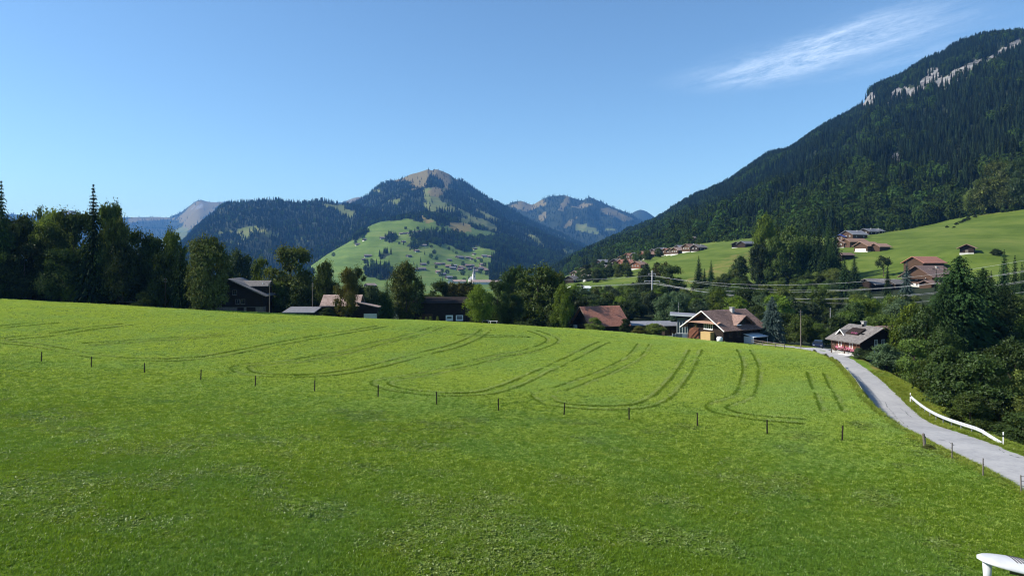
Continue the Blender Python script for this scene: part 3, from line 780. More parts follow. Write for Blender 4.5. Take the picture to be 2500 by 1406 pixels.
BROAD = {
 'round': [broadleaf('broadleaf_tree', 101 + i, 12500, 0.0235, 0.10, 40, 'round') for i in range(3)],
 'egg':   [broadleaf('broadleaf_tree', 121 + i, 12000, 0.0235, 0.06, 40, 'egg') for i in range(2)],
 'dense': [broadleaf('broadleaf_tree', 131, 17000, 0.022, 0.02, 80, 'oval', 0.12, 0.28)],
 'tall':  [broadleaf('broadleaf_tree', 141 + i, 9000, 0.0225, 0.08, 34, 'tall', 0.45) for i in range(2)],
 'dome':  [broadleaf('bush', 151 + i, 11000, 0.0265, 0.02, 34, 'dome') for i in range(3)],
 'thin':  [broadleaf('broadleaf_tree', 161, 3000, 0.030, 0.25, 18, 'round', 0.5)],
}
SPRU = {
 'full':   [spruce('spruce', 201 + i) for i in range(3)],
 'ragged': [spruce('spruce', 211 + i, 30, 0.7, 0.10, 0.45, 0.9, 1.1, 0.45) for i in range(2)],
 'column': [spruce('spruce', 221, 34, 0.45, 0.03, 0.3, 1.0, 0.9, 0.3)],
 'big':    [spruce('spruce', 231, 52, 0.52, 0.03, 0.46, 2.2, 0.85, 0.4)],
}
TREE_N = 0
def tree_obj(name, kind, x, y, h, w, leafm, label, group=None, cat='tree', z=None, rz=None, w2=None):
    """one tree or bush standing at x, y: an Empty with its trunk and its crown"""
    global TREE_N
    TREE_N += 1
    pool = BROAD.get(kind) or SPRU[kind]
    cr, tr = pool[TREE_N % len(pool)]
    e = empty(name, (x, y, g1(x, y) if z is None else z), random.uniform(0, 6.28) if rz is None else rz)
    e.scale = (w, w2 or w, h)
    c = link('crown', cr, e)
    c.material_slots[0].link = 'OBJECT'; c.material_slots[0].material = M[leafm]
    link('trunk', tr, e)
    tag(e, label, cat, group)
    return e
def tree_px(name, kind, px, top, wpx, D, leafm, label, group=None, cat='tree', hmin=None):
    x = (px - CX) / F * D
    zb = g1(x, D)
    zt = ZC + (HY - top) / F * D
    h = max(zt - zb, hmin or 1.0)
    return tree_obj(name, kind, x, D, h, wpx * D / F, leafm, label, group, cat, z=zb)

# far woods: light trees for a few pixels each
def lod_spruce(name, seed, tiers=11, spikes=8):
    rg = np.random.default_rng(seed); V, Fc = [], []
    for i in range(tiers):
        t = i / tiers
        z0, r0 = 0.05 + 0.90 * t, 0.5 * (1 - t) ** 0.8 * rg.uniform(0.75, 1.05) + 0.02
        ztop = z0 + 0.17 * (1 - t * 0.4)
        a0 = rg.uniform(0, 6.28)
        for k in range(spikes):
            a = a0 + 6.283 * k / spikes; da = 6.283 / spikes * 0.62
            rr = r0 * rg.uniform(0.65, 1.15); zz_ = z0 - 0.05 * rg.uniform(0.2, 1.5)
            b = len(V)
            V += [(0.0, 0.0, ztop), (math.cos(a - da) * rr * 0.6, math.sin(a - da) * rr * 0.6, z0 + 0.04), (math.cos(a) * rr, math.sin(a) * rr, zz_), (math.cos(a + da) * rr * 0.6, math.sin(a + da) * rr * 0.6, z0 + 0.04)]
            Fc.append((b, b + 1, b + 2, b + 3))
    return np_mesh(name, V, Fc, M['forest_needle'])
def lod_broad(name, seed, n=260, ls=0.13):
    rg = np.random.default_rng(seed)
    d = rg.normal(size=(n, 3)); d /= np.linalg.norm(d, axis=1)[:, None]
    bump = 1 + 0.25 * np.sin(d[:, :1] * 5 + seed) * np.sin(d[:, 1:2] * 5 + 2 * seed) + rg.uniform(-0.18, 0.1, (n, 1))
    C = d * np.array([0.46, 0.46, 0.46]) * bump + np.array([0, 0, 0.52])
    v, f = leaves(C, d + rg.normal(size=(n, 3)) * 0.4, ls, seed)
    return np_mesh(name, v, f, M['forest_leaf'])
LODS = [lod_spruce('spruce_far', 301 + i) for i in range(4)]
LODB = [lod_broad('broadleaf_far', 311 + i) for i in range(3)]
SRC = []
for i, me_ in enumerate(LODS + LODB):
    SRC.append(bpy.data.objects.new('tree_source', me_))       # only referred to by the woods below; not in the scene itself

def scatter(name, pts, rot, scl, idx, sources, label, cat, kind='stuff'):
    """one object of uncountable stuff: a copy of one of the source meshes at every point"""
    me = bpy.data.meshes.new(name)
    n = len(pts)
    me.vertices.add(n); me.vertices.foreach_set('co', np.asarray(pts, np.float32).ravel())
    a = me.attributes.new('rot', 'FLOAT_VECTOR', 'POINT'); a.data.foreach_set('vector', np.asarray(rot, np.float32).ravel())
    a = me.attributes.new('scl', 'FLOAT_VECTOR', 'POINT'); a.data.foreach_set('vector', np.asarray(scl, np.float32).ravel())
    a = me.attributes.new('idx', 'INT', 'POINT'); a.data.foreach_set('value', np.asarray(idx, np.int32).ravel())
    o = link(name, me)
    ng = bpy.data.node_groups.new(name + '_scatter', 'GeometryNodeTree')
    ng.interface.new_socket('Geometry', in_out='INPUT', socket_type='NodeSocketGeometry')
    ng.interface.new_socket('Geometry', in_out='OUTPUT', socket_type='NodeSocketGeometry')
    nn, nl = ng.nodes, ng.links
    gi, go = nn.new('NodeGroupInput'), nn.new('NodeGroupOutput')
    inst = nn.new('GeometryNodeInstanceOnPoints')
    nl.new(gi.outputs[0], inst.inputs['Points'])
    join = nn.new('GeometryNodeJoinGeometry')
    for s in reversed(sources):          # Join Geometry lists its inputs last to first
        oi = nn.new('GeometryNodeObjectInfo'); oi.inputs['Object'].default_value = s; oi.inputs['As Instance'].default_value = True
        nl.new(oi.outputs['Geometry'], join.inputs[0])
    nl.new(join.outputs[0], inst.inputs['Instance'])
    inst.inputs['Pick Instance'].default_value = True
    def na(nm, t):
        q = nn.new('GeometryNodeInputNamedAttribute'); q.data_type = t; q.inputs[0].default_value = nm
        return q.outputs['Attribute']
    nl.new(na('idx', 'INT'), inst.inputs['Instance Index'])
    nl.new(na('rot', 'FLOAT_VECTOR'), inst.inputs['Rotation'])
    nl.new(na('scl', 'FLOAT_VECTOR'), inst.inputs['Scale'])
    nl.new(inst.outputs[0], go.inputs[0])
    md = o.modifiers.new('scatter', 'NODES'); md.node_group = ng
    tag(o, label, cat, None, kind)
    return o

def sample_mesh(d, density, seed, thr=0.5):
    """points spread evenly over the wooded part of a lofted slope"""
    rg = np.random.default_rng(seed)
    V, Fc, w = d['V'], d['F'], d['wood']
    fw = w[Fc].mean(1); tt = d['T'][Fc].mean(1)
    a, b, c, e = (V[Fc[:, i]] for i in range(4))
    area = 0.5 * np.abs((c[:, 0] - a[:, 0]) * (e[:, 1] - b[:, 1]) - (e[:, 0] - b[:, 0]) * (c[:, 1] - a[:, 1]))
    lam = area * density * (tt < 1.06) * np.clip((fw - 0.15) / 0.6, 0, 1) + area * density * d.get('stray', 0.03) * (fw < 0.15) * (tt < 1.0)
    k = rg.poisson(lam)
    fi = np.repeat(np.arange(len(Fc)), k)
    u, v = rg.uniform(size=(len(fi), 1)), rg.uniform(size=(len(fi), 1))
    P = a[fi] * (1 - u) * (1 - v) + b[fi] * u * (1 - v) + c[fi] * u * v + e[fi] * (1 - u) * v
    return P
def on_view(P, m=60):
    px, py = to_px(P[:, 0], P[:, 1], P[:, 2])
    return (px > -250 - m) & (px < 2750 + m)

EDGE_LBL = 'dark spruce at the lower edge of the wooded slope above the alpine meadow'
def woods(name, d, density, hmin, hmax, bl_frac, seed, label, n_single=0, single_label=None, single_group=None, bl_fn=None):
    P = sample_mesh(d, density, seed); P = P[on_view(P)]
    rg = np.random.default_rng(seed + 50); n = len(P)
    cl = fbm(P[:, 0] / 70, P[:, 1] / 110, 3, seed)
    pb = bl_fn(P) if bl_fn else np.full(n, bl_frac)
    isb = rg.uniform(size=n) < pb * np.clip((cl - 0.32) * 5, 0.05, 2.2)
    idx = np.where(isb, rg.integers(len(LODS), len(LODS) + len(LODB), n), rg.integers(0, len(LODS), n))
    h = rg.uniform(hmin, hmax, n) * (0.75 + 0.5 * fbm(P[:, 0] / 45, P[:, 1] / 45, 2, seed + 3)) * np.where(isb, 0.78, 1.0)
    w = h * np.where(isb, rg.uniform(0.7, 0.95, n), rg.uniform(0.34, 0.48, n))
    scl = np.stack([w, w, h], 1); rot = np.stack([np.zeros(n), np.zeros(n), rg.uniform(0, 6.28, n)], 1)
    keep = np.ones(n, bool)
    if n_single:
        px, py = to_px(P[:, 0], P[:, 1], P[:, 2])
        size = np.where(isb | (px < 10) | (px > 2490), -1, h / P[:, 1])
        big = np.argsort(-size)[:n_single]
        for i in big:
            o = link('spruce', LODS[idx[i]])
            o.location = P[i] - np.array([0, 0, 0.5]); o.scale = scl[i]; o.rotation_euler = (0, 0, rot[i, 2])
            tag(o, single_label, 'tree', single_group)
        keep[big] = False
    P = P - np.array([0, 0, 0.6])
    scatter(name, P[keep], rot[keep], scl[keep], idx[keep], SRC, label, 'forest')
    return keep.sum()
cnt = []
spur['stray'] = 0.001
peak['stray'] = 0.06; farr['stray'] = 0.08; shoulder['stray'] = 0.06
cnt.append(woods('forest', right_mt, 0.017, 13, 23, 0.2, 401, 'dense dark spruce forest covering the steep mountainside with pale cliffs', 210,
      EDGE_LBL, 'spruces along the foot of the mountain forest',
      bl_fn=lambda P: np.clip(0.62 - (P[:, 2] - 30) / 210.0, 0.09, 0.6)))
cnt.append(woods('forest', spur, 0.0075, 14, 24, 0.35, 402, 'tree groups and wood strips on the green hill below the peak'))
cnt.append(woods('forest', peak, 0.0032, 17, 27, 0.05, 403, 'blue-green spruce forest on the flanks of the pointed mountain'))
cnt.append(woods('forest', shoulder, 0.0040, 17, 26, 0.08, 404, 'even spruce forest covering the long low ridge beside the pointed mountain'))
cnt.append(woods('forest', farr, 0.00075, 22, 34, 0.0, 405, 'distant hazy forest patches on the brown-topped mountains'))
cnt.append(woods('forest', farl, 0.00022, 30, 45, 0.0, 406, 'faint blue forest on the most distant mountain'))
print('forest trees', cnt)
# ------------------------------------------------------------------ field: tracks, grass, fence
def field_at(px, py, lo=14.0, hi=200.0):
    """place on the field or lane seen at a photo column and row"""
    D = np.linspace(lo, hi, 1500)
    z = G((px - CX) / F * D, D)
    s = ZC + (HY - py) / F * D - z
    i = np.argmax(s < 0)
    if s[i] >= 0: i = np.argmin(np.abs(s))
    d = D[i] if i == 0 else D[i - 1] + (D[i] - D[i - 1]) * s[i - 1] / max(s[i - 1] - s[i], 1e-9)
    return (px - CX) / F * d, float(d), g1((px - CX) / F * d, d)

TRACKS = [
 [(1085,796),(1010,818),(925,838),(850,858),(780,872),(690,885),(620,891),(584,898),(600,911),(650,917),(720,919),(800,915),(880,903),(960,885),(1050,860),(1110,845),(1165,822),(1186,806)],
 [(1300,808),(1338,822),(1345,836),(1290,857),(1230,867),(1180,880),(1100,900),(1030,915),(960,925),(926,936),(950,949),(1020,959),(1100,965),(1180,961),(1240,946),(1330,906),(1400,872),(1475,836)],
 [(1571,841),(1555,862),(1530,882),(1480,907),(1420,931),(1380,947),(1335,958),(1320,968),(1345,985),(1400,993),(1480,998),(1560,993),(1610,974),(1650,936),(1680,892),(1698,856)],
 [(1815,856),(1831,892),(1828,932),(1812,966),(1750,990),(1770,1008),(1850,1020),(1960,1030)],
 [(1990,912),(2008,955),(2030,1005)],
 [(0,830),(90,822),(160,812),(235,801),(310,793)], [(0,799),(70,793),(130,788)],
 [(540,816),(440,826),(330,834),(210,841)], [(0,836),(100,847),(200,866),(300,877),(400,880),(500,874),(560,863),(650,846),(740,829),(850,811),(930,798)],
 [(1120,817),(1200,822),(1290,822)],
]
TL, TPALE = [], []
for ti, tr in enumerate(TRACKS):
    P = resample(np.array([field_at(a, b)[:2] for a, b in tr]), 0.25)
    T_ = np.gradient(P, axis=0); T_ /= np.maximum(np.linalg.norm(T_, axis=1), 1e-6)[:, None]
    Nn = np.stack([-T_[:, 1], T_[:, 0]], 1)
    for s in (-0.95, 0.95):
        TL.append(P + Nn * s)
        TPALE.append(P + Nn * (s + 0.35))
TPALE = np.concatenate(TPALE)
TL = np.concatenate(TL)
# distance-to-track lookup on a fine plan grid
GX0, GY0, GS = -170.0, 10.0, 0.2
gw, gh = int(250 / GS), int(180 / GS)
tgrid = np.full((gh, gw), 9.0, np.float32)
for ox in range(-5, 6):
    for oy in range(-5, 6):
        ix = ((TL[:, 0] - GX0) / GS).astype(int) + ox; iy = ((TL[:, 1] - GY0) / GS).astype(int) + oy
        ok = (ix >= 0) & (ix < gw) & (iy >= 0) & (iy < gh)
        d = np.hypot(GX0 + (ix + 0.5) * GS - TL[:, 0], GY0 + (iy + 0.5) * GS - TL[:, 1]).astype(np.float32)
        np.minimum.at(tgrid, (iy[ok], ix[ok]), d[ok])
def track_d(x, y):
    ix = np.clip(((x - GX0) / GS).astype(int), 0, gw - 1); iy = np.clip(((y - GY0) / GS).astype(int), 0, gh - 1)
    return tgrid[iy, ix]

def grass_mat(name, lo, hi, blue, dryc, gl=0.02):
    m, nt, out = mat(name)
    p = position(nt)
    geo = N(nt, 'ShaderNodeNewGeometry'); inf = N(nt, 'ShaderNodeObjectInfo')
    r = math_n(nt, 'ADD', math_n(nt, 'MULTIPLY', geo.outputs['Random Per Island'], 0.55), math_n(nt, 'MULTIPLY', inf.outputs['Random'], 0.45))
    col = ramp(nt, r, [(0.1, lo), (0.9, hi)])
    n1 = noise(nt, p, 0.10, 5, 0.65); n2 = noise(nt, p, 0.55, 5, 0.65)
    col = mixc(nt, math_n(nt, 'MULTIPLY', maprange(nt, n1, 0.42, 0.66), 0.75), col, blue)
    col = mixc(nt, math_n(nt, 'MULTIPLY', maprange(nt, n2, 0.52, 0.75), 0.5), col, dryc)
    d = N(nt, 'ShaderNodeBsdfDiffuse'); t = N(nt, 'ShaderNodeBsdfTranslucent')
    nt.links.new(col, d.inputs[0]); nt.links.new(mixc(nt, 1.0, col, (1.15, 1.1, 0.6), 'MULTIPLY'), t.inputs[0])
    mx = N(nt, 'ShaderNodeMixShader', i_Fac=0.45)
    nt.links.new(d.outputs[0], mx.inputs[1]); nt.links.new(t.outputs[0], mx.inputs[2])
    g = N(nt, 'ShaderNodeBsdfGlossy', i_Roughness=0.38)
    mx2 = N(nt, 'ShaderNodeMixShader', i_Fac=gl)
    nt.links.new(mx.outputs[0], mx2.inputs[1]); nt.links.new(g.outputs[0], mx2.inputs[2])
    nt.links.new(mx2.outputs[0], out.inputs['Surface'])
    return m
M['grass'] = grass_mat('grass_blade', (0.105, 0.195, 0.008), (0.205, 0.310, 0.018), (0.115, 0.230, 0.028), (0.225, 0.290, 0.020))
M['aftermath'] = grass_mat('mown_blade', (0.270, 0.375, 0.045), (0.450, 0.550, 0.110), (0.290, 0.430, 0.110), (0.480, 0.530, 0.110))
M['clover'] = grass_mat('clover_leaf', (0.110, 0.185, 0.020), (0.270, 0.340, 0.090), (0.135, 0.230, 0.055), (0.270, 0.310, 0.075), 0.015)
M['lush'] = grass_mat('lush_blade', (0.100, 0.175, 0.012), (0.200, 0.280, 0.026), (0.110, 0.200, 0.028), (0.210, 0.260, 0.026), 0.01)
M['bent'] = grass_mat('bent_blade', (0.240, 0.330, 0.080), (0.420, 0.480, 0.170), (0.26, 0.36, 0.11), (0.44, 0.46, 0.16), 0.02)
M['verge'] = grass_mat('verge_blade', (0.16, 0.22, 0.020), (0.30, 0.33, 0.05), (0.18, 0.26, 0.04), (0.36, 0.30, 0.09))
def tuft(name, seed, n, h, rad, wd, lean, mt):
    rg = np.random.default_rng(seed)
    a = rg.uniform(0, 6.283, n); r = rad * np.sqrt(rg.uniform(0, 1, n))
    base = np.stack([np.cos(a) * r, np.sin(a) * r, np.zeros(n) - 0.02], 1)
    b = rg.uniform(0, 6.283, n); L = h * rg.uniform(0.55, 1.15, n)
    ln = lean * rg.uniform(0.3, 1.2, n)
    dirn = np.stack([np.cos(b) * ln, np.sin(b) * ln, np.ones(n)], 1); dirn /= np.linalg.norm(dirn, axis=1)[:, None]
    side = np.stack([-np.sin(b), np.cos(b), np.zeros(n)], 1) * (wd * rg.uniform(0.6, 1.3, n))[:, None]
    mid = base + dirn * (L * 0.6)[:, None]
    out_ = np.stack([np.cos(b), np.sin(b), -0.2 * np.ones(n)], 1) * (L * ln * 0.45)[:, None]
    tip = base + dirn * (L * 0.95)[:, None] + out_
    v = np.stack([base, mid - side, tip, mid + side], 1).reshape(-1, 3)
    return np_mesh(name, v, np.arange(n * 4).reshape(n, 4), mt)
GS_ = []
for i in range(3): GS_.append(bpy.data.objects.new('grass_source', tuft('grass_tuft', 501 + i, 22, 0.13, 0.17, 0.011, 0.7, M['grass'])))
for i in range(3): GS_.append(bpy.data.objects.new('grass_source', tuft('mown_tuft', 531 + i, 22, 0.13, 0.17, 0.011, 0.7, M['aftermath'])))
TS_ = [bpy.data.objects.new('grass_source', tuft('lush_tuft', 541, 20, 0.225, 0.075, 0.011, 0.6, M['lush'])), bpy.data.objects.new('grass_source', tuft('bent_tuft', 542, 26, 0.24, 0.13, 0.016, 1.0, M['bent']))]
for i in range(2): GS_.append(bpy.data.objects.new('grass_source', tuft('clover_tuft', 511 + i, 18, 0.10, 0.19, 0.042, 1.5, M['clover'])))
VS_ = [bpy.data.objects.new('grass_source', tuft('verge_tuft', 521 + i, 20, 0.30, 0.16, 0.012, 0.8, M['verge'])) for i in range(2)]
def spread(y0, y1, dens, rg):
    A = (2 * 0.80 * (y1 + y0) / 2 + 14) * (y1 - y0)
    n = int(A * dens)
    y = rg.uniform(y0, y1, n * 2); x = rg.uniform(-1, 1, n * 2) * (0.80 * y1 + 7)
    k = np.abs(x) < 0.80 * y + 7
    return x[k][:n], y[k][:n]
rg = np.random.default_rng(77)
gx, gy = [], []
for y0, y1, dn in ((14, 30, 62), (30, 45, 46), (45, 65, 28), (65, 90, 17), (90, 125, 10), (125, 166, 6.5)):
    a, b = spread(y0, y1, dn, rg); gx.append(a); gy.append(b)
gx, gy = np.concatenate(gx), np.concatenate(gy)
d, rz_, hw = road_rel(gx, gy)
ok = (d < -(hw + 0.15)) & (gx > FX0 + 2)
edge = np.interp(gx, [-160, -109, -20, 0, 21, 35, 50], [156, 153, 151, 152, 149, 139, 112])
ok &= gy < edge + 4
gx, gy, d, hw = gx[ok], gy[ok], d[ok], hw[ok]
n = len(gx)
td = track_d(gx, gy)
hs = rg.uniform(0.75, 1.3, n) * (0.8 + 0.5 * fbm(gx / 2.2, gy / 2.2, 3, 41))
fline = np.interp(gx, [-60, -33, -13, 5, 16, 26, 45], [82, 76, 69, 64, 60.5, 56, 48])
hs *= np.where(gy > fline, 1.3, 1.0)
hs *= np.interp(td, [0.0, 0.22, 0.40, 0.6], [0.45, 0.5, 0.9, 1.0])
ws = rg.uniform(0.85, 1.25, n) * np.interp(gy, [20, 60, 100, 160], [0.95, 1.25, 1.7, 2.3])
cm = fbm(gx / 3.0, gy / 3.0, 4, 61); cm2 = fbm(gx / 11, gy / 11, 3, 63)
isc = (rg.uniform(size=n) < np.clip((cm - 0.53) * 5, 0, 0.8)) & (gy < 62)
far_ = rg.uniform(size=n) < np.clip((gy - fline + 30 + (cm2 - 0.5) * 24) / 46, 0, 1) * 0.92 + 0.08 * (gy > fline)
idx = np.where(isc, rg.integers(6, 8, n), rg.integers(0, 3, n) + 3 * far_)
tilt = rg.normal(0, 0.16, (n, 2))
gz = G(gx, gy) + (fbm(gx / 5, gy / 5, 3, 9) - 0.5) * 0.16 * (np.abs(d) > 4.5) - 0.015
gscl = np.stack([ws, ws, hs], 1); grot = np.stack([tilt[:, 0], tilt[:, 1], rg.uniform(0, 6.28, n)], 1)
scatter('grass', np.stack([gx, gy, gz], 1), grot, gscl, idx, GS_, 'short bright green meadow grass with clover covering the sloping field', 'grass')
print('grass', n)
# rows of lusher, higher grass left along the wheel tracks, and the flattened blades beside them
tp = TL[::1]
tn = len(tp)
gap = fbm(tp[:, 0] / 3.5, tp[:, 1] / 3.5, 3, 91)
up_ = np.repeat(tp, 2, 0); gp = np.repeat(gap, 2)
keep = (rg.uniform(size=len(up_)) < np.clip((gp - 0.27) * 4, 0, 0.95))
up_ = up_[keep] + rg.normal(0, 0.05, (keep.sum(), 2))
dn_ = np.repeat(TPALE, 2, 0); gd = np.repeat(fbm(TPALE[:, 0] / 6, TPALE[:, 1] / 6, 2, 95), 2)
keep = rg.uniform(size=len(dn_)) < np.clip((gd - 0.38) * 4, 0.08, 0.9)
dn_ = dn_[keep] + rg.normal(0, 0.10, (keep.sum(), 2))
T2 = np.concatenate([up_, dn_]); k2 = np.r_[np.zeros(len(up_), int), np.ones(len(dn_), int)]
q_, _, qh = road_rel(T2[:, 0], T2[:, 1]); ok = (q_ < -(qh + 0.4)); T2, k2, q_ = T2[ok], k2[ok], q_[ok]
n = len(T2)
tz = G(T2[:, 0], T2[:, 1]) + (fbm(T2[:, 0] / 5, T2[:, 1] / 5, 3, 9) - 0.5) * 0.16 * (np.abs(q_) > 4.5) - 0.01
scatter('track_grass', np.c_[T2, tz], np.c_[rg.normal(0, .15, n), rg.normal(0, .15, n), rg.uniform(0, 6.28, n)],
        np.c_[rg.uniform(0.9, 1.4, n), rg.uniform(0.9, 1.4, n), rg.uniform(0.85, 1.5, n)], k2, TS_, 'curving double lines of darker and flattened grass left by wheels in the field', 'wheel tracks')
# rougher yellowish grass along both edges of the lane
m_ = 30000
vy = rg.uniform(40, 150, m_); vi = np.clip(np.searchsorted(RC[:, 1], vy), 0, len(RC) - 2)
vi = rg.integers(0, len(RC) - 1, m_)
sd = rg.uniform(size=m_) < 0.72
off = np.where(sd, RHW[vi] + 0.08 + rg.uniform(0, 1, m_) ** 1.2 * 3.6, -(RHW[vi] + 0.06 + rg.uniform(0, 1, m_) ** 2.0 * 1.5))
vx, vy = RC[vi, 0] + RN[vi, 0] * off + rg.normal(0, 0.4, m_) * RT[vi, 0], RC[vi, 1] + RN[vi, 1] * off + rg.normal(0, 0.4, m_) * RT[vi, 1]
dd, _, hh = road_rel(vx, vy)
k = (np.abs(dd) > hh + 0.05) & (vy > 25) & (vy < 150)
# leave the yard in front of the chalet with the flowers free
k &= ~((dd > 0) & (vy > 101) & (vy < 128))
vx, vy = vx[k], vy[k]; n = len(vx)
scatter('grass', np.stack([vx, vy, G(vx, vy) - 0.02], 1), np.stack([rg.normal(0, .2, n), rg.normal(0, .2, n), rg.uniform(0, 6.28, n)], 1),
        np.stack([np.full(n, 1.2), np.full(n, 1.2), rg.uniform(0.35, 1.0, n) * np.where((dd[k] < 0) & (vy > 64) & (vy < 104), 2.6, 0.8)], 1), rg.integers(0, 2, n), VS_, 'yellowish rough grass on the verges of the lane', 'grass')

# lane
M['asphalt'] = None
m, nt, out = mat('asphalt')
p = position(nt)
nA = noise(nt, p, 0.32, 7, 0.68); nB = noise(nt, p, 30.0, 3, 0.6); nC = noise(nt, p, 2.4, 5, 0.7)
c = ramp(nt, math_n(nt, 'ADD', math_n(nt, 'MULTIPLY', nA, 0.6), math_n(nt, 'MULTIPLY', nC, 0.4)), [(0.34, (0.25, 0.248, 0.255)), (0.52, (0.345, 0.34, 0.34)), (0.68, (0.41, 0.40, 0.39))])
c = mixc(nt, maprange(nt, nB, 0.55, 0.75), c, (0.21, 0.21, 0.215))
finish(nt, out, c, 0.9, nB, 0.01, 0.5, spec=0.2); M['asphalt'] = m
V, nw = [], 7
for i in range(len(RC)):
    for k in range(nw):
        s = (k / (nw - 1)) * 2 - 1
        wob = 0.10 * math.sin(i * 0.7 + s * 2) + 0.07 * math.sin(i * 1.9) if abs(s) > 0.9 else 0
        q = RC[i] + RN[i] * s * (RHW[i] + wob)
        V.append((q[0], q[1], RZ[i] + 0.025 - 0.035 * s * s))
me = np_mesh('road', V, grid_faces(len(RC), nw), M['asphalt'], True)
road = tag(link('road', me), kind='structure')
# yard apron beside the chalet and the parked car
yd = [(53.2,127),(52,116),(54,112.2),(54.2,118),(57,127),(64,133),(63,141),(55,142),(48,141)]
def slab(name, pts, material, lift=0.05, n=14, thick=None):
    c = np.mean(pts, 0); V, Fc = [], []
    P = resample(np.array(pts + [pts[0]]), 1.0)[:-1]
    rings = 6
    for r in range(rings):
        s = 1 - r / rings
        for q in P:
            w_ = c + (q - c) * s; V.append((w_[0], w_[1], g1(w_[0], w_[1]) + lift))
    k = len(P)
    for r in range(rings - 1):
        for i in range(k): Fc.append((r * k + i, r * k + (i + 1) % k, (r + 1) * k + (i + 1) % k, (r + 1) * k + i))
    b = MB(); b.v = V; b.f = Fc + [tuple((rings - 1) * k + i for i in range(k))]
    return tag(b.build(name, material), kind='structure')
slab('yard', yd, M['asphalt'], 0.06)
slab('gravel_yard', [(-17,153.5),(-4,152.5),(1,154.5),(-2,158),(-16,159)], M['concrete'], 0.16)
m, nt, out = mat('tar'); finish(nt, out, (0.055, 0.055, 0.06), 0.7); M['tar'] = m
CR = [[(2211,979),(2218,986),(2227,990),(2230,996),(2240,1002),(2249,1008),(2256,1015),(2264,1019)], [(2196,995),(2203,1001),(2209,1006),(2216,1013),(2222,1017),(2228,1021)],
      [(2183,1016),(2192,1024),(2203,1031),(2213,1041),(2224,1050),(2236,1058),(2246,1065)], [(2440,1099),(2451,1106),(2468,1113),(2486,1119)], [(2162,983),(2165,993),(2171,1001),(2177,1007),(2188,1018)],
      [(2149,924),(2160,930),(2170,933),(2183,937)], [(2330,1040),(2352,1055),(2370,1062)], [(2290,1075),(2310,1078),(2330,1090)]]
for i, cr in enumerate(CR):
    P = np.array([field_at(a, b)[:2] for a, b in cr]); P = resample(P, 0.35)
    P = P + RNG.normal(0, 0.06, P.shape)
    dd, zz_, hh = road_rel(P[:, 0], P[:, 1])
    P = P[np.abs(dd) < hh - 0.12]
    if len(P) < 3: continue
    dd, zz_, hh = road_rel(P[:, 0], P[:, 1])
    T_ = np.gradient(P, axis=0); T_ /= np.maximum(np.linalg.norm(T_, axis=1), 1e-6)[:, None]
    w = RNG.uniform(0.012, 0.045, len(P))[:, None] * (0.8 if i not in (0, 3) else 1.3)
    Nn = np.stack([-T_[:, 1], T_[:, 0]], 1)
    zr = zz_ + 0.025 - 0.035 * (dd / hh) ** 2 + 0.006
    V = np.concatenate([np.c_[P + Nn * w, zr], np.c_[P - Nn * w, zr]])
    k = len(P)
    Fc = [(j, j + 1, k + j + 1, k + j) for j in range(k - 1)]
    o = link('crack', np_mesh('crack', V, Fc, M['tar']), road)

def bank(x, y, off=0.9):
    """move a point that fell on the lane up to the edge of the field beside it"""
    d, _, hw_ = road_rel([x], [y])
    j = np.argmin((RC[:, 0] - x) ** 2 + (RC[:, 1] - y) ** 2)
    if d[0] > -(hw_[0] + off):
        x, y = RC[j, 0] - RN[j, 0] * (hw_[0] + off), RC[j, 1] - RN[j, 1] * (hw_[0] + off)
    return x, y, g1(x, y)
# fence posts across the field
POSTS = [(101,884),(223,896),(353,911),(490,928),(623,944),(768,957),(923,968),(1066,987),(1217,1003),(1377,1014),(1536,1026),(1703,1041),(1873,1059),(2056,1075)]
post_me = []
for i in range(3):
    b = MB().tube([(0, 0, -0.3), (0.0, 0.0, 0.5), (0.008 * i, 0.01, 1.10)], [0.055, 0.052, 0.046], 8)
    post_me.append(b.mesh('fence_post', M['wood_dark']))
ins = MB().tube([(0.05, 0, 0.95), (0.11, 0, 0.95)], 0.016, 6).tube([(0.05, 0, 0.6), (0.11, 0, 0.6)], 0.016, 6).mesh('insulator', M['black'])
for i, (a, b) in enumerate(POSTS):
    x, y, z = field_at(a, b)
    e = empty('fence_post', (x, y, z), random.uniform(0, 6))
    e.rotation_euler = (random.gauss(0, 0.025), random.gauss(0, 0.025), random.uniform(0, 6))
    sc = 1.08 + random.uniform(-0.05, 0.05); e.scale = (1.15, 1.15, sc)
    link('stake', post_me[i % 3], e); link('insulator', ins, e)
    tag(e, 'slim dark wooden fence post standing in the row across the green field', 'fence post', 'fence posts across the field')
for i, (a, b, h) in enumerate([(2324,1119,1.12), (2400,1162,1.15), (2493,1204,1.1)]):
    x, y, z = bank(*field_at(a, b)[:2], 0.25)
    e = empty('fence_post', (x, y, z), 0.3 + i)
    e.rotation_euler = (0.01 * i, 0.02, 0.3 + i)
    MB().tube([(0, 0, -0.3), (0, 0, h)], [0.042, 0.036], 8).build('stake', M['wood_grey'], e)
    for zz_ in (0.42, 0.68, 0.95): MB().tube([(-0.04, 0, zz_ * h), (-0.13, 0, zz_ * h), (-0.14, 0, zz_ * h + 0.03)], 0.014, 6).build('insulator', M['black'], e)
    lb = ['thin grey fence stake with insulators at the lane edge next to the leaning stump', 'thin grey fence stake with insulators at the lane edge between two other stakes', 'thin grey fence stake with insulators at the lane edge furthest from the leaning stump'][i]
    tag(e, lb, 'fence post')
x, y, z = bank(*field_at(2258, 1090)[:2], 0.25)
e = empty('fence_post', (x, y, z)); e.rotation_euler = (0.02, -0.16, 0.4)
b = MB(); b.tube([(0, 0, -0.3), (0.01, 0, 0.5), (-0.01, 0.01, 1.0), (0, 0, 1.04)], [0.11, 0.105, 0.10, 0.07], 9); b.build('stake', M['wood_grey'], e)
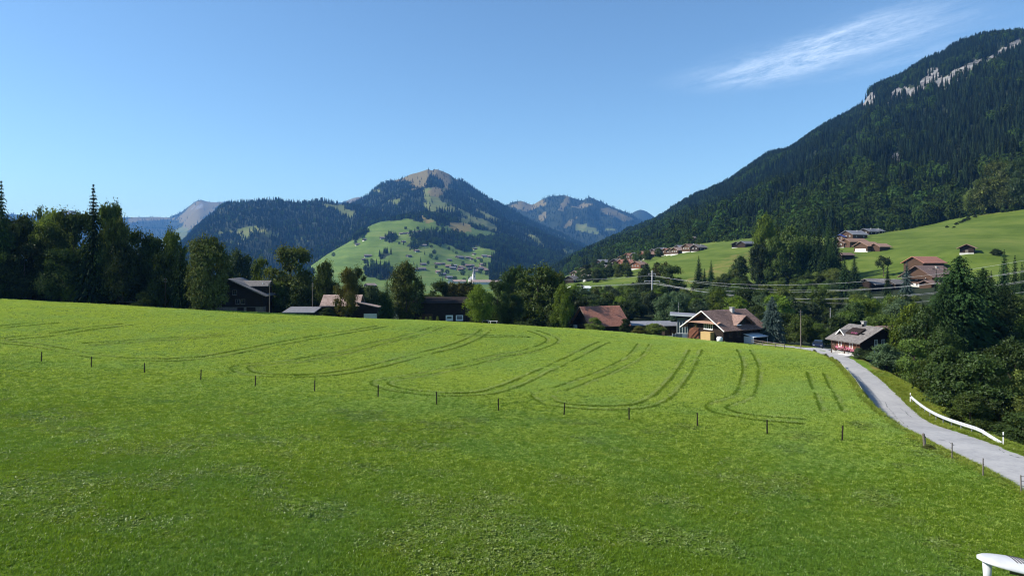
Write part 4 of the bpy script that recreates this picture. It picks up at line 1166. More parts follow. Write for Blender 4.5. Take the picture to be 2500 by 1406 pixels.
MB().box((0.02, -0.10, 0.78), (0.05, 0.05, 0.09)).build('insulator', M['black'], e)
tag(e, 'thick weathered grey wooden post leaning over at the edge of the lane', 'fence post')
x, y, z = bank(*field_at(2125, 957)[:2], 0.7)
e = empty('fence_post', (x, y, z)); e.rotation_euler = (0.0, 0.10, 0)
MB().tube([(0, 0, -0.3), (0, 0, 1.0)], [0.06, 0.05], 8).build('stake', M['wood_grey'], e)
tag(e, 'grey wooden post tilted on the weedy bank above the shaded part of the lane', 'fence post')
bx_, by_, bz_ = x, y, z
p0 = bank(*field_at(2103, 921)[:2]); p1 = bank(*field_at(2143, 992)[:2])
MB().tube([(p0[0], p0[1], p0[2] + 0.85), (bx_ + 0.05, by_, bz_ + 0.9), (p1[0], p1[1], p1[2] + 0.8)], 0.016, 5).build('fence_tape', M['white'])
tag(bpy.data.objects['fence_tape'], 'thin white fence tape strung along the bank beside the lane', 'fence tape')
# red hydrant
x, y, z = bank(*field_at(2143, 1002)[:2], 0.6)
e = empty('fire_hydrant', (x, y, z), 0.4)
MB().tube([(0, 0, -0.1), (0, 0, 0.06), (0, 0, 0.07)], [0.13, 0.13, 0.09], 12).build('base', M['red'], e)
MB().tube([(0, 0, 0.05), (0, 0, 0.62), (0, 0, 0.70), (0, 0, 0.80), (0, 0, 0.84)], [0.085, 0.085, 0.11, 0.09, 0.03], 12).build('barrel', M['red'], e, True)
for s in (-1, 1): MB().tube([(s * 0.06, 0, 0.5), (s * 0.16, 0, 0.5), (s * 0.165, 0, 0.5)], [0.05, 0.05, 0.03], 10).build('outlet', M['red'], e)
tag(e, 'small red hydrant at the field edge where the fence tape ends', 'hydrant')

# crash barrier
kk = [i for i in range(len(RC)) if 55.2 < RC[i, 1] < 79.5]
RP = np.array([RC[i] + RN[i] * (RHW[i] + 0.62) for i in kk]); RPZ = np.array([RZ[i] for i in kk])
for _ in range(25):
    RP[1:-1] = (RP[:-2] + 2 * RP[1:-1] + RP[2:]) / 4; RPZ[1:-1] = (RPZ[:-2] + 2 * RPZ[1:-1] + RPZ[2:]) / 4
o0 = RP[0].copy()
gr = empty('guard_rail', (o0[0], o0[1], RPZ[0]))
prof = [(-0.155, 0.0), (-0.13, 0.035), (-0.075, 0.075), (-0.03, 0.035), (0.03, 0.035), (0.075, 0.075), (0.13, 0.035), (0.155, 0.0)]
hh = np.interp(np.arange(len(kk)), [0, 3.4, len(kk) - 3, len(kk) - 1], [0.08, 0.60, 0.60, 0.62])
V = []
nrm = np.array([RN[i] for i in kk])
for side in (0.0, 0.006):
    for i in range(len(kk)):
        for a, b in prof:
            q = RP[i] - nrm[i] * (b - side) - o0
            V.append((q[0], q[1], RPZ[i] - RPZ[0] + hh[i] + a))
k = len(prof); m1 = len(kk) * k
Fc = []
for i in range(len(kk) - 1):
    for j in range(k - 1):
        a = i * k + j
        Fc.append((a, a + 1, a + k + 1, a + k)); Fc.append((m1 + a, m1 + a + k, m1 + a + k + 1, m1 + a + 1))
link('beam', np_mesh('beam', V, Fc, M['steel'], False), gr)
for i in range(3, len(kk), 2):
    q = RP[i] + nrm[i] * 0.10 - o0
    MB().box((q[0], q[1], RPZ[i] - RPZ[0] + 0.18), (0.06, 0.10, 1.0), math.atan2(nrm[i][1], nrm[i][0])).build('post', M['grey_metal'], gr)
tag(gr, 'long curved galvanised steel crash barrier along the outer edge of the lane', 'guard rail')
def delineator(p, z, lab, tilt=0.0):
    e = empty('marker_post', (p[0], p[1], z), 0.9); e.rotation_euler = (0, tilt, 0.9)
    MB().prism([(-0.06, -0.04, -0.2), (0.06, -0.04, -0.2), (0.06, 0.04, -0.2), (-0.06, 0.04, -0.2)], (0, 0, 0.88)).build('stem', M['white'], e)
    MB().box((0, 0, 0.76), (0.124, 0.084, 0.16)).build('band', M['black'], e)
    b = MB(); b.prism([(-0.06, -0.04, 0.84), (0.06, -0.04, 0.84), (0.06, -0.04, 1.0), (0.045, -0.04, 1.07), (-0.045, -0.04, 1.07), (-0.06, -0.04, 1.0)], (0, 0.08, 0)); b.build('cap', M['white'], e)
    MB().box((0, -0.043, 0.94), (0.05, 0.006, 0.10)).build('reflector', M['tail'], e)
    tag(e, lab, 'marker post')
delineator(RP[0] + nrm[0] * -0.05 + np.array([0.0, -0.2]), RPZ[0] - 0.02, 'white marker post with black band at the lowered end of the crash barrier', 0.06)
delineator(RP[-1] + np.array([0.02, 0.25]), RPZ[-1] - 0.02, 'white marker post with black band where the crash barrier begins at the bend', 0.03)

# street lamp just below the viewer
lx, ly = 3.98, 5.9
lz = ZC - (1352 - HY) / F * ly
e = empty('street_lamp', (lx, ly, g1(lx, ly)), R(-33))
H = lz - g1(lx, ly)
MB().tube([(0, 0, -0.4), (0, 0, H * 0.5), (0, 0, H - 0.33)], [0.065, 0.043, 0.026], 20, True).build('pole', M['lamp_white'], e, True)
MB().tube([(0, 0, H - 0.40), (0, 0, H - 0.20), (0.0, 0, H - 0.07)], [0.028, 0.028, 0.036], 20).build('collar', M['lamp_white'], e, True)
MB().tube([(0, 0, H - 0.412), (0, 0, H - 0.402)], 0.0290, 20).build('joint', M['black'], e)
# head: flattened teardrop running away to the right
V, Fc, ns, nk = [], [], 22, 18
for i in range(ns):
    t = i / (ns - 1); s = -0.075 + 0.80 * t
    wd = 0.135 * (math.sin(math.pi * min(1, t * 0.97 + 0.004) ** 0.62) ** 0.6); up = 0.062 * (math.sin(math.pi * min(1, 0.012 + t * 0.94)) ** 0.55); dn = 0.028 * (math.sin(math.pi * min(1, 0.012 + t * 0.94)) ** 0.5)
    for j in range(nk):
        a = 2 * math.pi * j / nk
        V.append((s, math.cos(a) * wd, H + (math.sin(a) * (up if math.sin(a) > 0 else dn)) - 0.035 - 0.05 * t))
for i in range(ns - 1):
    for j in range(nk): Fc.append((i * nk + j, (i + 1) * nk + j, (i + 1) * nk + (j + 1) % nk, i * nk + (j + 1) % nk))
hb = MB(); hb.v = V; hb.f = Fc + [tuple(range(nk)), tuple((ns - 1) * nk + j for j in range(nk))[::-1]]
hd = hb.build('lamp_head', M['lamp_white'], e, True)
for i in range(9):
    s = 0.17 + i * 0.024; t = (s + 0.075) / 0.80
    up = 0.062 * (math.sin(math.pi * (0.012 + t * 0.94)) ** 0.55); wd = 0.135 * (math.sin(math.pi * (t * 0.97 + 0.004) ** 0.62) ** 0.6)
    pts = []
    for j in range(7):
        a = R(58 + j * 10.5); pts.append((s + (j - 3) * 0.012, math.cos(a) * wd * 1.002, H + math.sin(a) * up * 1.01 - 0.035 - 0.05 * t))
    MB().tube(pts, 0.0045, 5).build('cooling_slot', M['black'], hd)
MB().box((0.36, 0, H - 0.088), (0.42, 0.16, 0.02)).build('lens', M['glass'], e)
tag(e, 'white street lamp with flat teardrop head and dark cooling slots', 'street lamp')
# ------------------------------------------------------------------ the trees one can tell apart
LG = 'broadleaf trees of the grove at the field edge'
# grove at the far edge of the field
L1 = 'dark leafy tree standing among others in the shaded grove at the field edge'
tree_px('spruce', 'full', 3, 440, 112, 152, 'needle', 'tall dark spruce rising above the leafy grove, with drooping stepped branches', None)
tree_px('spruce', 'full', 228, 448, 116, 152, 'needle', 'tall spruce with a thin spire standing well above the shaded grove')
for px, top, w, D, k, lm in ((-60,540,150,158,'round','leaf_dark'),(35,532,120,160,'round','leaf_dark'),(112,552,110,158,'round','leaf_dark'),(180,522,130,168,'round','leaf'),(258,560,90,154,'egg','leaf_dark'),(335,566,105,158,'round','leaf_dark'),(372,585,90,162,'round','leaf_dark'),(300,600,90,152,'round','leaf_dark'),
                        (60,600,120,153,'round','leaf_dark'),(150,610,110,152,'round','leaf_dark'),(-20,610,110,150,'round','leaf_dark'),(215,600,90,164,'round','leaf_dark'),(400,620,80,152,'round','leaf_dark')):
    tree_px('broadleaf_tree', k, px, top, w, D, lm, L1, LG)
tree_px('broadleaf_tree', 'round', 140, 522, 120, 176, 'leaf_olive', 'leafy tree with a broad olive green crown in the shaded grove')
tree_px('broadleaf_tree', 'thin', 85, 506, 85, 182, 'leaf_blue', 'slender tree with thin feathery silvery leaves above the shaded grove')
tree_px('broadleaf_tree', 'round', 270, 504, 90, 172, 'leaf', 'tree with a spreading layered crown close beside the tall thin-spired spruce')
tree_px('broadleaf_tree', 'round', 288, 538, 74, 153, 'leaf_olive', 'brighter yellow-green tree in front of the dark grove beside the tall spruce')
tree_px('broadleaf_tree', 'round', 424, 566, 78, 172, 'leaf', 'tree with a sunlit leafy top between the dark grove and the narrow conifer')
tree_px('conifer', 'column', 440, 592, 62, 150, 'needle', 'narrow dark columnar conifer next to the big rounded tree')
tree_px('broadleaf_tree', 'dense', 506, 578, 112, 149, 'leaf_linden', 'big dense rounded tree with drooping crown down to the ground beside the dark chalet')
tree_px('bush', 'dome', 350, 712, 45, 150, 'leaf_olive', 'small olive bush in front of the dark grove next to the low shed roof')
tree_px('bush', 'dome', 172, 694, 40, 151, 'leaf_light', 'small bright bush under the dark trees of the grove')
# undergrowth closing the foot of the grove
for k, px in enumerate(range(-120, 480, 26)):
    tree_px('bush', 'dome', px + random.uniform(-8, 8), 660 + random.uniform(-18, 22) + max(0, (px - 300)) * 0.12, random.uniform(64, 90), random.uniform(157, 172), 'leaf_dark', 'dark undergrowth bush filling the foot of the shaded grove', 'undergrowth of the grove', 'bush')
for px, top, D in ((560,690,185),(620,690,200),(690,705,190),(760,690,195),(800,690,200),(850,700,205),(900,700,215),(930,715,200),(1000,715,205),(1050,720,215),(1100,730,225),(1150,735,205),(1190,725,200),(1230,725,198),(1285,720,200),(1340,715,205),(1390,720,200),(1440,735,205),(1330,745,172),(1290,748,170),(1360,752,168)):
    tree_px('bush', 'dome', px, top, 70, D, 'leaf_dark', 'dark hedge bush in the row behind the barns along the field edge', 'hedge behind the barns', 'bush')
# behind the dark chalet
for px, top, w, D, k, lm, lb in ((583,614,80,205,'round','leaf_blue','greyish green tree rising behind the dark chalet roof'),
    (640,632,62,215,'round','leaf_light','bright green tree top between the chalet and the broad dark maple'),
    (712,607,128,178,'round','leaf_olive','broad domed maple-like tree with sunlit top standing beside the dark chalet wing'),
    (680,690,70,172,'dome','leaf','leafy bush between the dark chalet and the broad domed tree'),
    (735,700,85,168,'dome','leaf_dark','dark leafy bush beneath the broad domed tree'),
    (795,640,68,174,'tall','leaf','upright light-crowned tree behind the faded barn roof'),
    (847,655,70,160,'tall','leaf_autumn','tree with brownish autumn leaves overhanging the faded barn roof'),
    (872,655,60,196,'round','leaf_dark','dark tree behind the autumn-coloured one'),
    (640,690,60,190,'dome','leaf_dark','dark bush behind the chalet wing'),
    (800,752,40,158,'dome','leaf_dark','dark shrub against the end wall of the faded barn'),
    (905,700,60,178,'dome','leaf_blue','pale silvery bush behind the white lean-to'),
    (945,686,62,160,'column','needle','dark conical conifer between the white lean-to and the tall poplar'),
    (992,640,100,180,'tall','leaf_olive','tall poplar-like tree with fluttering pale leaves beside a dark conifer'),
    (1028,672,62,184,'full','needle','pointed spruce just behind the tall poplar-like tree'),
    (1075,690,74,206,'round','leaf_dark','dark tree rising behind the long black barn'),
    (1110,692,90,212,'round','leaf_autumn','brownish tree rising behind the long black barn'),
    (1003,668,60,192,'egg','leaf_dark','dark tree added to shade the end of the long black barn'),  # extra tree, added so that its shadow falls on the barn roof
    (545,640,70,172,'round','leaf_dark','dark tree added between the big rounded tree and the chalet to shade it'),  # added tree, put here to keep the sun off the chalet front
    (1145,690,60,214,'round','leaf_dark','dark tree behind the bright green tree at the barn end'),
    (1170,694,72,154,'egg','leaf_light','bright yellow-green tree with foliage to the ground at the end of the black barn'),
    (1215,688,66,160,'round','leaf_dark','dark tree right behind the bright yellow-green one'),
    (1262,653,80,186,'round','leaf_dark','tall dark tree in the clump between the two barns'),
    (1312,652,150,174,'round','leaf','broad tall tree in the clump between the two barns'),
    (1352,668,80,186,'round','leaf_olive','olive tree at the back of the clump beside the red-roofed barn'),
    (1373,694,56,166,'egg','leaf_light','narrow lighter tree beside the red-roofed barn'),
    (1250,720,70,162,'round','leaf_dark','low dark tree at the foot of the clump between the barns'),
    (1420,735,60,190,'round','leaf_dark','dark bush rising just behind the red barn gable'),
    (1452,776,46,160,'dome','leaf_olive','rounded olive bush in front of the red-roofed barn'),
    (1527,779,34,163,'dome','leaf_dark','dark shrub against the eaves corner of the red-roofed barn'),
    (1598,790,58,158,'dome','leaf_olive','low spreading bush in front of the flat grey shed'),
    (1560,796,36,157,'dome','leaf_autumn','small brownish bush beside the red-roofed barn'),
    (1885,722,86,146,'big','needle_blue','blue-grey spruce standing at the corner of the chalet with the dormer'),
    (1920,765,70,160,'round','leaf_dark','dark leafy tree behind the blue-grey spruce'),
    (1958,770,75,155,'round','leaf','leafy tree behind the bare pole near the parked car'),
    (2000,790,60,160,'round','leaf','leafy tree just beyond the parked car'),
    (2045,775,70,165,'round','leaf_dark','dark tree beyond the grey-roofed house'),
    (2150,770,90,160,'round','leaf','leafy tree behind the grey-roofed house with flowers')):
    nm = 'bush' if k == 'dome' else ('conifer' if k in ('column', 'full', 'big') else 'broadleaf_tree')
    tree_px(nm, k, px, top, w, D, lm, lb, cat='bush' if k == 'dome' else 'tree')
for px in (1027, 1041, 1051, 1068):
    tree_px('bush', 'dome', px, 771 + random.uniform(-1, 3), 9, 153, 'leaf_olive', 'small clipped shrub in the row before the long black barn', 'small shrubs before the black barn', 'bush', 0.9)

# belt of trees filling the valley floor behind the houses
WB = 'mixed green tree in the dense belt filling the valley floor behind the houses'
WG = 'trees of the belt along the valley floor'
rg = np.random.default_rng(91)
placed = []
def belt(n, px0, px1, d0, d1, h0, h1, lab, grp, mats, dark=0.0, mind=5.0, tops=None, name='broadleaf_tree', kinds=('round', 'round', 'egg', 'dome'), con=0.0):
    k = t = 0
    while k < n and t < n * 60:
        t += 1
        px = rg.uniform(px0, px1); D = math.sqrt(rg.uniform(d0 ** 2, d1 ** 2)); x = (px - CX) / F * D
        if any((x - a) ** 2 + (D - b) ** 2 < mind ** 2 for a, b in placed): continue
        h = rg.uniform(h0, h1)
        z = g1(x, D)
        top = HY - (z + h - ZC) / D * F
        if tops is not None and top < np.interp(px, *zip(*tops)): continue
        placed.append((x, D)); k += 1
        if rg.uniform() < con:
            tree_obj('spruce', ('full', 'ragged')[int(rg.integers(2))], x, D, h * 1.25, h * rg.uniform(0.42, 0.55), 'needle', lab.replace('mixed green tree', 'dark spruce').replace('leafy tree', 'dark spruce').replace('leafy bush', 'dark spruce'), grp + ', spruces', z=z)
        else:
            kd = kinds[int(rg.integers(len(kinds)))]
            tree_obj(name, kd, x, D, h, h * rg.uniform(0.72, 1.05), mats[int(rg.integers(len(mats)))], lab, grp, z=z)
GREENS = ['leaf', 'leaf', 'leaf_dark', 'leaf_olive', 'leaf_blue', 'leaf_light']
belt(70, 1395, 2130, 205, 300, 6.5, 11.5, WB, WG, GREENS, tops=[(1395,690),(1500,700),(1620,706),(1700,700),(1850,690),(2000,690),(2130,700)], mind=5.4)
belt(20, 1395, 1560, 300, 420, 6, 10, 'mixed green tree growing between the hamlet and the red-roofed barn', 'trees below the hamlet', GREENS, tops=[(1395,690),(1500,694),(1560,680)], mind=7)
belt(30, 1400, 1610, 590, 720, 6, 9, 'mixed green tree in the gardens of the hamlet houses', 'garden trees of the hamlet', ['leaf_dark', 'leaf', 'leaf'], mind=9)
belt(26, 2060, 2330, 165, 260, 6, 11, 'mixed green tree in the wooded hollow behind the grey-roofed house', 'trees of the hollow behind the grey-roofed house', GREENS, tops=[(2060,720),(2150,712),(2330,720)], mind=5, con=0.1)
belt(20, 1430, 1640, 440, 560, 7, 12, 'mixed green tree among the houses of the hillside hamlet', 'trees among the hamlet houses', ['leaf_dark', 'leaf', 'leaf_olive'], tops=[(1430,640),(1640,640)], mind=11)
belt(26, 1555, 1800, 292, 345, 6.5, 11, 'mixed green tree on the slope between the hay meadow and the valley belt', 'trees under the hay meadow', ['leaf', 'leaf_dark', 'leaf_olive', 'leaf'], tops=[(1555,668),(1620,690),(1680,694),(1760,668),(1800,650)], mind=6)
# wooded bank under the meadow, with the dark spruce clump
CL = 'mixed green tree on the overgrown bank below the dark spruce clump'
belt(55, 1740, 2070, 268, 335, 4.5, 8.5, CL, 'trees on the bank below the spruce clump', ['leaf', 'leaf_dark', 'leaf_dark', 'leaf_olive'], tops=[(1740,690),(1800,660),(1850,640),(2070,630)], mind=4.8, con=0.06)
tree_px('broadleaf_tree', 'egg', 1866, 527, 68, 345, 'leaf_light', 'tall bright yellow-green tree at the edge of the dark spruce clump')
tree_px('broadleaf_tree', 'egg', 1928, 552, 84, 338, 'leaf', 'tall rounded green tree in front of the dark spruce clump')
tree_px('broadleaf_tree', 'egg', 1890, 580, 60, 335, 'leaf', 'green tree at the foot of the tall bright yellow-green one')
tree_px('broadleaf_tree', 'round', 1855, 596, 50, 336, 'leaf_dark', 'dark leafy tree on the meadow side of the spruce clump')
for px, top, w, D in ((1898,528,52,352),(1952,545,60,352),(1975,528,62,348),(2000,534,60,342),(2022,526,60,346),(2040,545,56,338),(1988,560,70,332),(2030,580,64,328),(2010,600,60,326),(1962,575,60,336)):
    tree_px('spruce', 'full', px, top, w * 1.15, D, 'needle', 'tall black-green spruce of the dense clump beside the alpine meadow', 'spruces of the dark clump')
tree_px('spruce', 'full', 1706, 624, 58, 330, 'needle', 'tallest pointed dark spruce standing alone on the pale meadow bank')
tree_px('spruce', 'full', 1720, 655, 42, 334, 'needle', 'shorter dark spruce leaning against the tallest one on the meadow bank')
tree_px('spruce', 'full', 1736, 634, 42, 340, 'needle', 'slim dark spruce standing apart beside the tall pair on the meadow bank')
tree_px('broadleaf_tree', 'round', 1632, 650, 86, 335, 'leaf', 'rounded green tree below the hay meadow near the power pole')
tree_px('broadleaf_tree', 'thin', 1616, 640, 50, 345, 'leaf_autumn', 'half bare tree with thin brownish crown near the power pole')
tree_px('broadleaf_tree', 'egg', 1578, 645, 52, 330, 'leaf_dark', 'dark upright tree directly beside the power pole')
tree_px('bush', 'dome', 1805, 628, 52, 350, 'leaf_dark', 'dark round bush on the dry meadow edge', cat='bush')
tree_px('spruce', 'full', 2062, 628, 60, 285, 'needle', 'pointed spruce below the reddish roofed shed on the meadow')
tree_px('spruce', 'full', 2086, 622, 56, 290, 'needle', 'second pointed spruce beside the one below the reddish roofed shed')
tree_px('broadleaf_tree', 'thin', 2157, 624, 36, 330, 'leaf_dark', 'small gnarled fruit tree alone on the meadow below the tan-roofed barns')
tree_px('spruce', 'full', 2167, 642, 30, 268, 'needle', 'slim spruce in front of the dark grey shed')
tree_px('spruce', 'ragged', 2214, 636, 50, 262, 'needle_blue', 'pale wispy spruce in front of the big brown-roofed farmhouse')
tree_px('spruce', 'full', 2286, 655, 20, 240, 'needle', 'small thin spruce in front of the brown farmhouse roof')
tree_px('spruce', 'full', 2305, 645, 24, 235, 'needle', 'slender spruce overlapping the end of the brown farmhouse roof')
tree_px('broadleaf_tree', 'round', 2433, 608, 28, 320, 'leaf_dark', 'small dark tree on the meadow above the tall spruces')
for px, top, w, D in ((2452,608,60,215),(2478,622,52,205),(2495,640,50,200),(2420,660,44,215),(2510,600,60,210)):
    tree_px('spruce', 'full', px, top, w * 1.2, D, 'needle', 'tall dark spruce in the group under the power lines below the hay barn', 'spruces under the power lines')
# forest edge above the meadow
for px, top, w, D, lm, lb in ((2440,398,110,520,'leaf_olive','large olive green tree at the forest edge above the alpine meadow'),(2398,440,70,535,'leaf','rounded green tree just below the large olive one at the forest edge'),(2380,462,46,540,'leaf_olive','small rusty green tree at the tip of the forest edge'),
    (2488,392,70,505,'leaf_dark','very dark tall tree beside the large olive one at the forest edge'),(2460,430,70,512,'leaf_olive','olive tree under the large one at the forest edge'),(2300,484,34,605,'leaf','round tree by the small tan-roofed cabin'),(2270,500,30,610,'leaf_dark','dark round tree behind the half-timbered white chalet')):
    tree_px('broadleaf_tree', 'round', px, top, w, D, lm, lb)
rgb = np.random.default_rng(5)
for px, D in ((2400,552),(2335,490),(2329,470),(2312,478),(2345,500),(2353,505),(2358,508),(2364,512),(2380,520),(2396,530),(2412,540),(2425,540),(2440,535)):
    tree_obj('bush', 'dome', (px - CX) / F * D, D, rgb.uniform(1.3, 2.4), rgb.uniform(2.4, 4), 'leaf_dark', 'low dark bush in the hedge line crossing the alpine meadow', 'hedge bushes on the meadow', 'bush')

# thicket to the right of the lane
tree_px('spruce', 'big', 2342, 622, 270, 116, 'needle', 'huge dark spruce towering over the thicket beside the lane')
tree_px('spruce', 'big', 2400, 652, 200, 122, 'needle', 'second large dark spruce touching the huge one beside the lane')
tree_px('spruce', 'big', 2302, 690, 170, 111, 'needle', 'dark spruce in front of the huge one, close above the bushes of the lane')
tree_px('spruce', 'big', 2452, 690, 170, 130, 'needle', 'dark spruce at the gully side of the thicket beyond the huge one')
RB = 'leafy bush of the dense thicket sloping down beside the lane'
for px, top, w, D, k, lm, lb in (
    (2222,745,110,112,'egg','leaf_light','tall yellowish green tree between the grey-roofed house and the huge spruce'),
    (2165,842,80,104,'dome','leaf_blue','rounded silvery bush at the corner of the grey-roofed house'),
    (2115,862,40,110,'dome','leaf_dark','low dark shrub against the house wall beside the lane'),
    (2096,866,26,111,'dome','leaf_blue','small grey-green shrub at the foot of the house corner'),
    (2262,752,116,104,'egg','leaf_dark','tall green tree in front of the huge spruce beside the lane'),
    (2232,830,80,94,'dome','leaf','leafy bush at the bend behind the crash barrier start'),
    (2266,880,70,84,'dome','leaf','hazel-like bush right behind the start of the crash barrier'),
    (2322,850,120,77,'dome','leaf_dark','big hazel-like bush hanging over the middle of the crash barrier'),
    (2390,868,150,74,'dome','leaf_dark','broad dark hazel bush behind the crash barrier'),
    (2368,965,96,68,'dome','leaf','low sunlit hazel bush close behind the crash barrier'),
    (2470,830,140,86,'egg','leaf_dark','dark leafy tree in the gully beyond the crash barrier'),
    (2490,905,110,72,'egg','leaf_olive','olive willow-like bush in the gully at the end of the crash barrier'),
    (2478,720,120,140,'round','leaf','bright leafy tree behind the huge spruce at the valley foot'),
    (2430,760,110,120,'round','leaf_dark','shaded leafy tree under the second large spruce'),
    (2540,840,140,90,'round','leaf_dark','shaded tree at the far end of the thicket'),
    (2420,850,120,92,'egg','leaf_dark','shaded leafy tree in the middle of the thicket'),
    (2300,800,100,98,'egg','leaf_dark','dark leafy tree below the huge spruce'),
    (2385,920,110,80,'egg','leaf_dark','dark bush deep in the thicket behind the crash barrier'),
    (2440,960,120,72,'dome','leaf_dark','low shaded bush in the gully behind the crash barrier end'),
    (2550,960,150,66,'dome','leaf_olive','spreading willow-like bush at the gully edge'),
    (2500,1010,120,64,'dome','leaf_dark','low dark bush at the bottom of the gully'),
    (2560,760,150,120,'round','leaf','tall leafy tree closing the thicket')):
    tree_px('bush' if k == 'dome' else 'broadleaf_tree', k, px, top, w * 1.12, D, lm, lb, cat='bush' if k == 'dome' else 'tree', hmin=1.6)
# weeds on the bank above the lane
for px, py, h in ((2058,885,1.0),(2066,890,1.3),(2076,893,0.9),(2087,900,1.5),(2094,908,1.1),(2101,916,0.9),(2108,926,0.8),(2113,935,0.9),(2119,946,0.8),(2123,953,0.7),(2040,877,0.8),(2018,868,0.9),(2011,866,0.6)):
    x, y, z = bank(*field_at(px, py)[:2], 0.5 + 0.4 * random.random())
    tree_obj('bush', 'dome', x, y, h * 0.8, h * 0.9, 'weed', 'scraggy dry weed clump on the bank along the lane', 'weeds on the lane bank', 'weed', z=z - 0.1)
x, y, z = bank(*field_at(2268, 1095)[:2], 0.15)
tree_obj('bush', 'dome', x, y, 0.35, 0.9, 'weed', 'small grass tussock at the foot of the leaning post', None, 'tussock', z=z - 0.05)

# single trees on the green hill below the peak
rg = np.random.default_rng(17)
VT = [(1037,622),(1052,630),(1066,634),(1010,645),(1027,640),(1045,645),(1007,588),(894,553),(903,557),(933,530),(868,596),(887,583),(1022,602),(1016,613),(1053,605),(1074,603),(1096,610),(1106,615),(1114,620),(1160,640),(1175,640),(1130,648),(1104,652),(1065,655),(1080,664),(1092,668),(1076,675),(1133,690),(1145,680),(1130,672),(1172,668),(1188,672),(1200,664),(990,560),(1020,560),(1180,630),(1150,612),(814,626),(787,622),(893,644),(1183,650),(1060,620),(942,590),(962,590),(975,597),(985,598),(968,584),(1048,588),(1003,571),(1110,688),(1152,688),(1080,685),(1205,650),(1215,640),(1018,655),(907,640)]
for px, py in VT:
    q = ground_at(px, py, (0,))
    if q is None: continue
    o = link('tree', random.choice(LODB + LODB + LODS[:2]))
    h = random.uniform(9, 15) * (1.15 if o.data.name.startswith('spruce') else 1)
    w = h * (0.36 if o.data.name.startswith('spruce') else random.uniform(0.75, 0.95))
    o.location = (q.x, q.y, q.z - 0.8); o.scale = (w, w, h); o.rotation_euler = (0, 0, random.uniform(0, 6.28))
    if o.data.name.startswith('spruce'): tag(o, 'solitary small pointed tree on the green hill below the peak', 'tree', 'pointed trees on the green hill'); o.name = 'spruce'
    else: tag(o, 'solitary small rounded tree on the green hill below the peak', 'tree', 'rounded trees on the green hill'); o.name = 'broadleaf_tree'
print('trees', TREE_N)
# ------------------------------------------------------------------ buildings
def roof_mb(W, L, ze, rise, over_e, over_g, th=0.16, courses=0, x0=0.0, xl=None, xr=None, zl=None, zr=None):
    """pitched roof, ridge along y at x0; courses > 0 lays it in overlapping rows"""
    b = MB()
    xl = -W / 2 if xl is None else xl; xr = W / 2 if xr is None else xr
    y0, y1 = -L / 2 - over_g, L / 2 + over_g
    for side, xe in ((-1, xl), (1, xr)):
        run = abs(xe - x0)
        ht = rise
        sl = ht / run
        xo, zo = xe + side * over_e, ze - over_e * sl
        a = Vector((x0, 0, ze + ht)); c = Vector((xo, 0, zo))
        d = (c - a); ln = d.length; d.normalize(); nrm = Vector((-d.z * 1, 0, d.x)) * (1 if d.x > 0 else -1)
        if nrm.z < 0: nrm = -nrm
        n = max(1, courses)
        for k in range(n):
            p, q = a + d * (ln * k / n), a + d * (ln * (k + 1) / n + (0.04 if k < n - 1 else 0))
            lift = 0.0 if n == 1 else 0.05
            jit = [0.0] if n == 1 else [0]
            o = nrm * th
            pts = [p + nrm * (th * 0.98), q + nrm * (th + lift), q + nrm * (lift if k < n - 1 else 0), p]
            b.prism([(v.x, y0, v.z) for v in pts], (0, y1 - y0, 0))
    return b

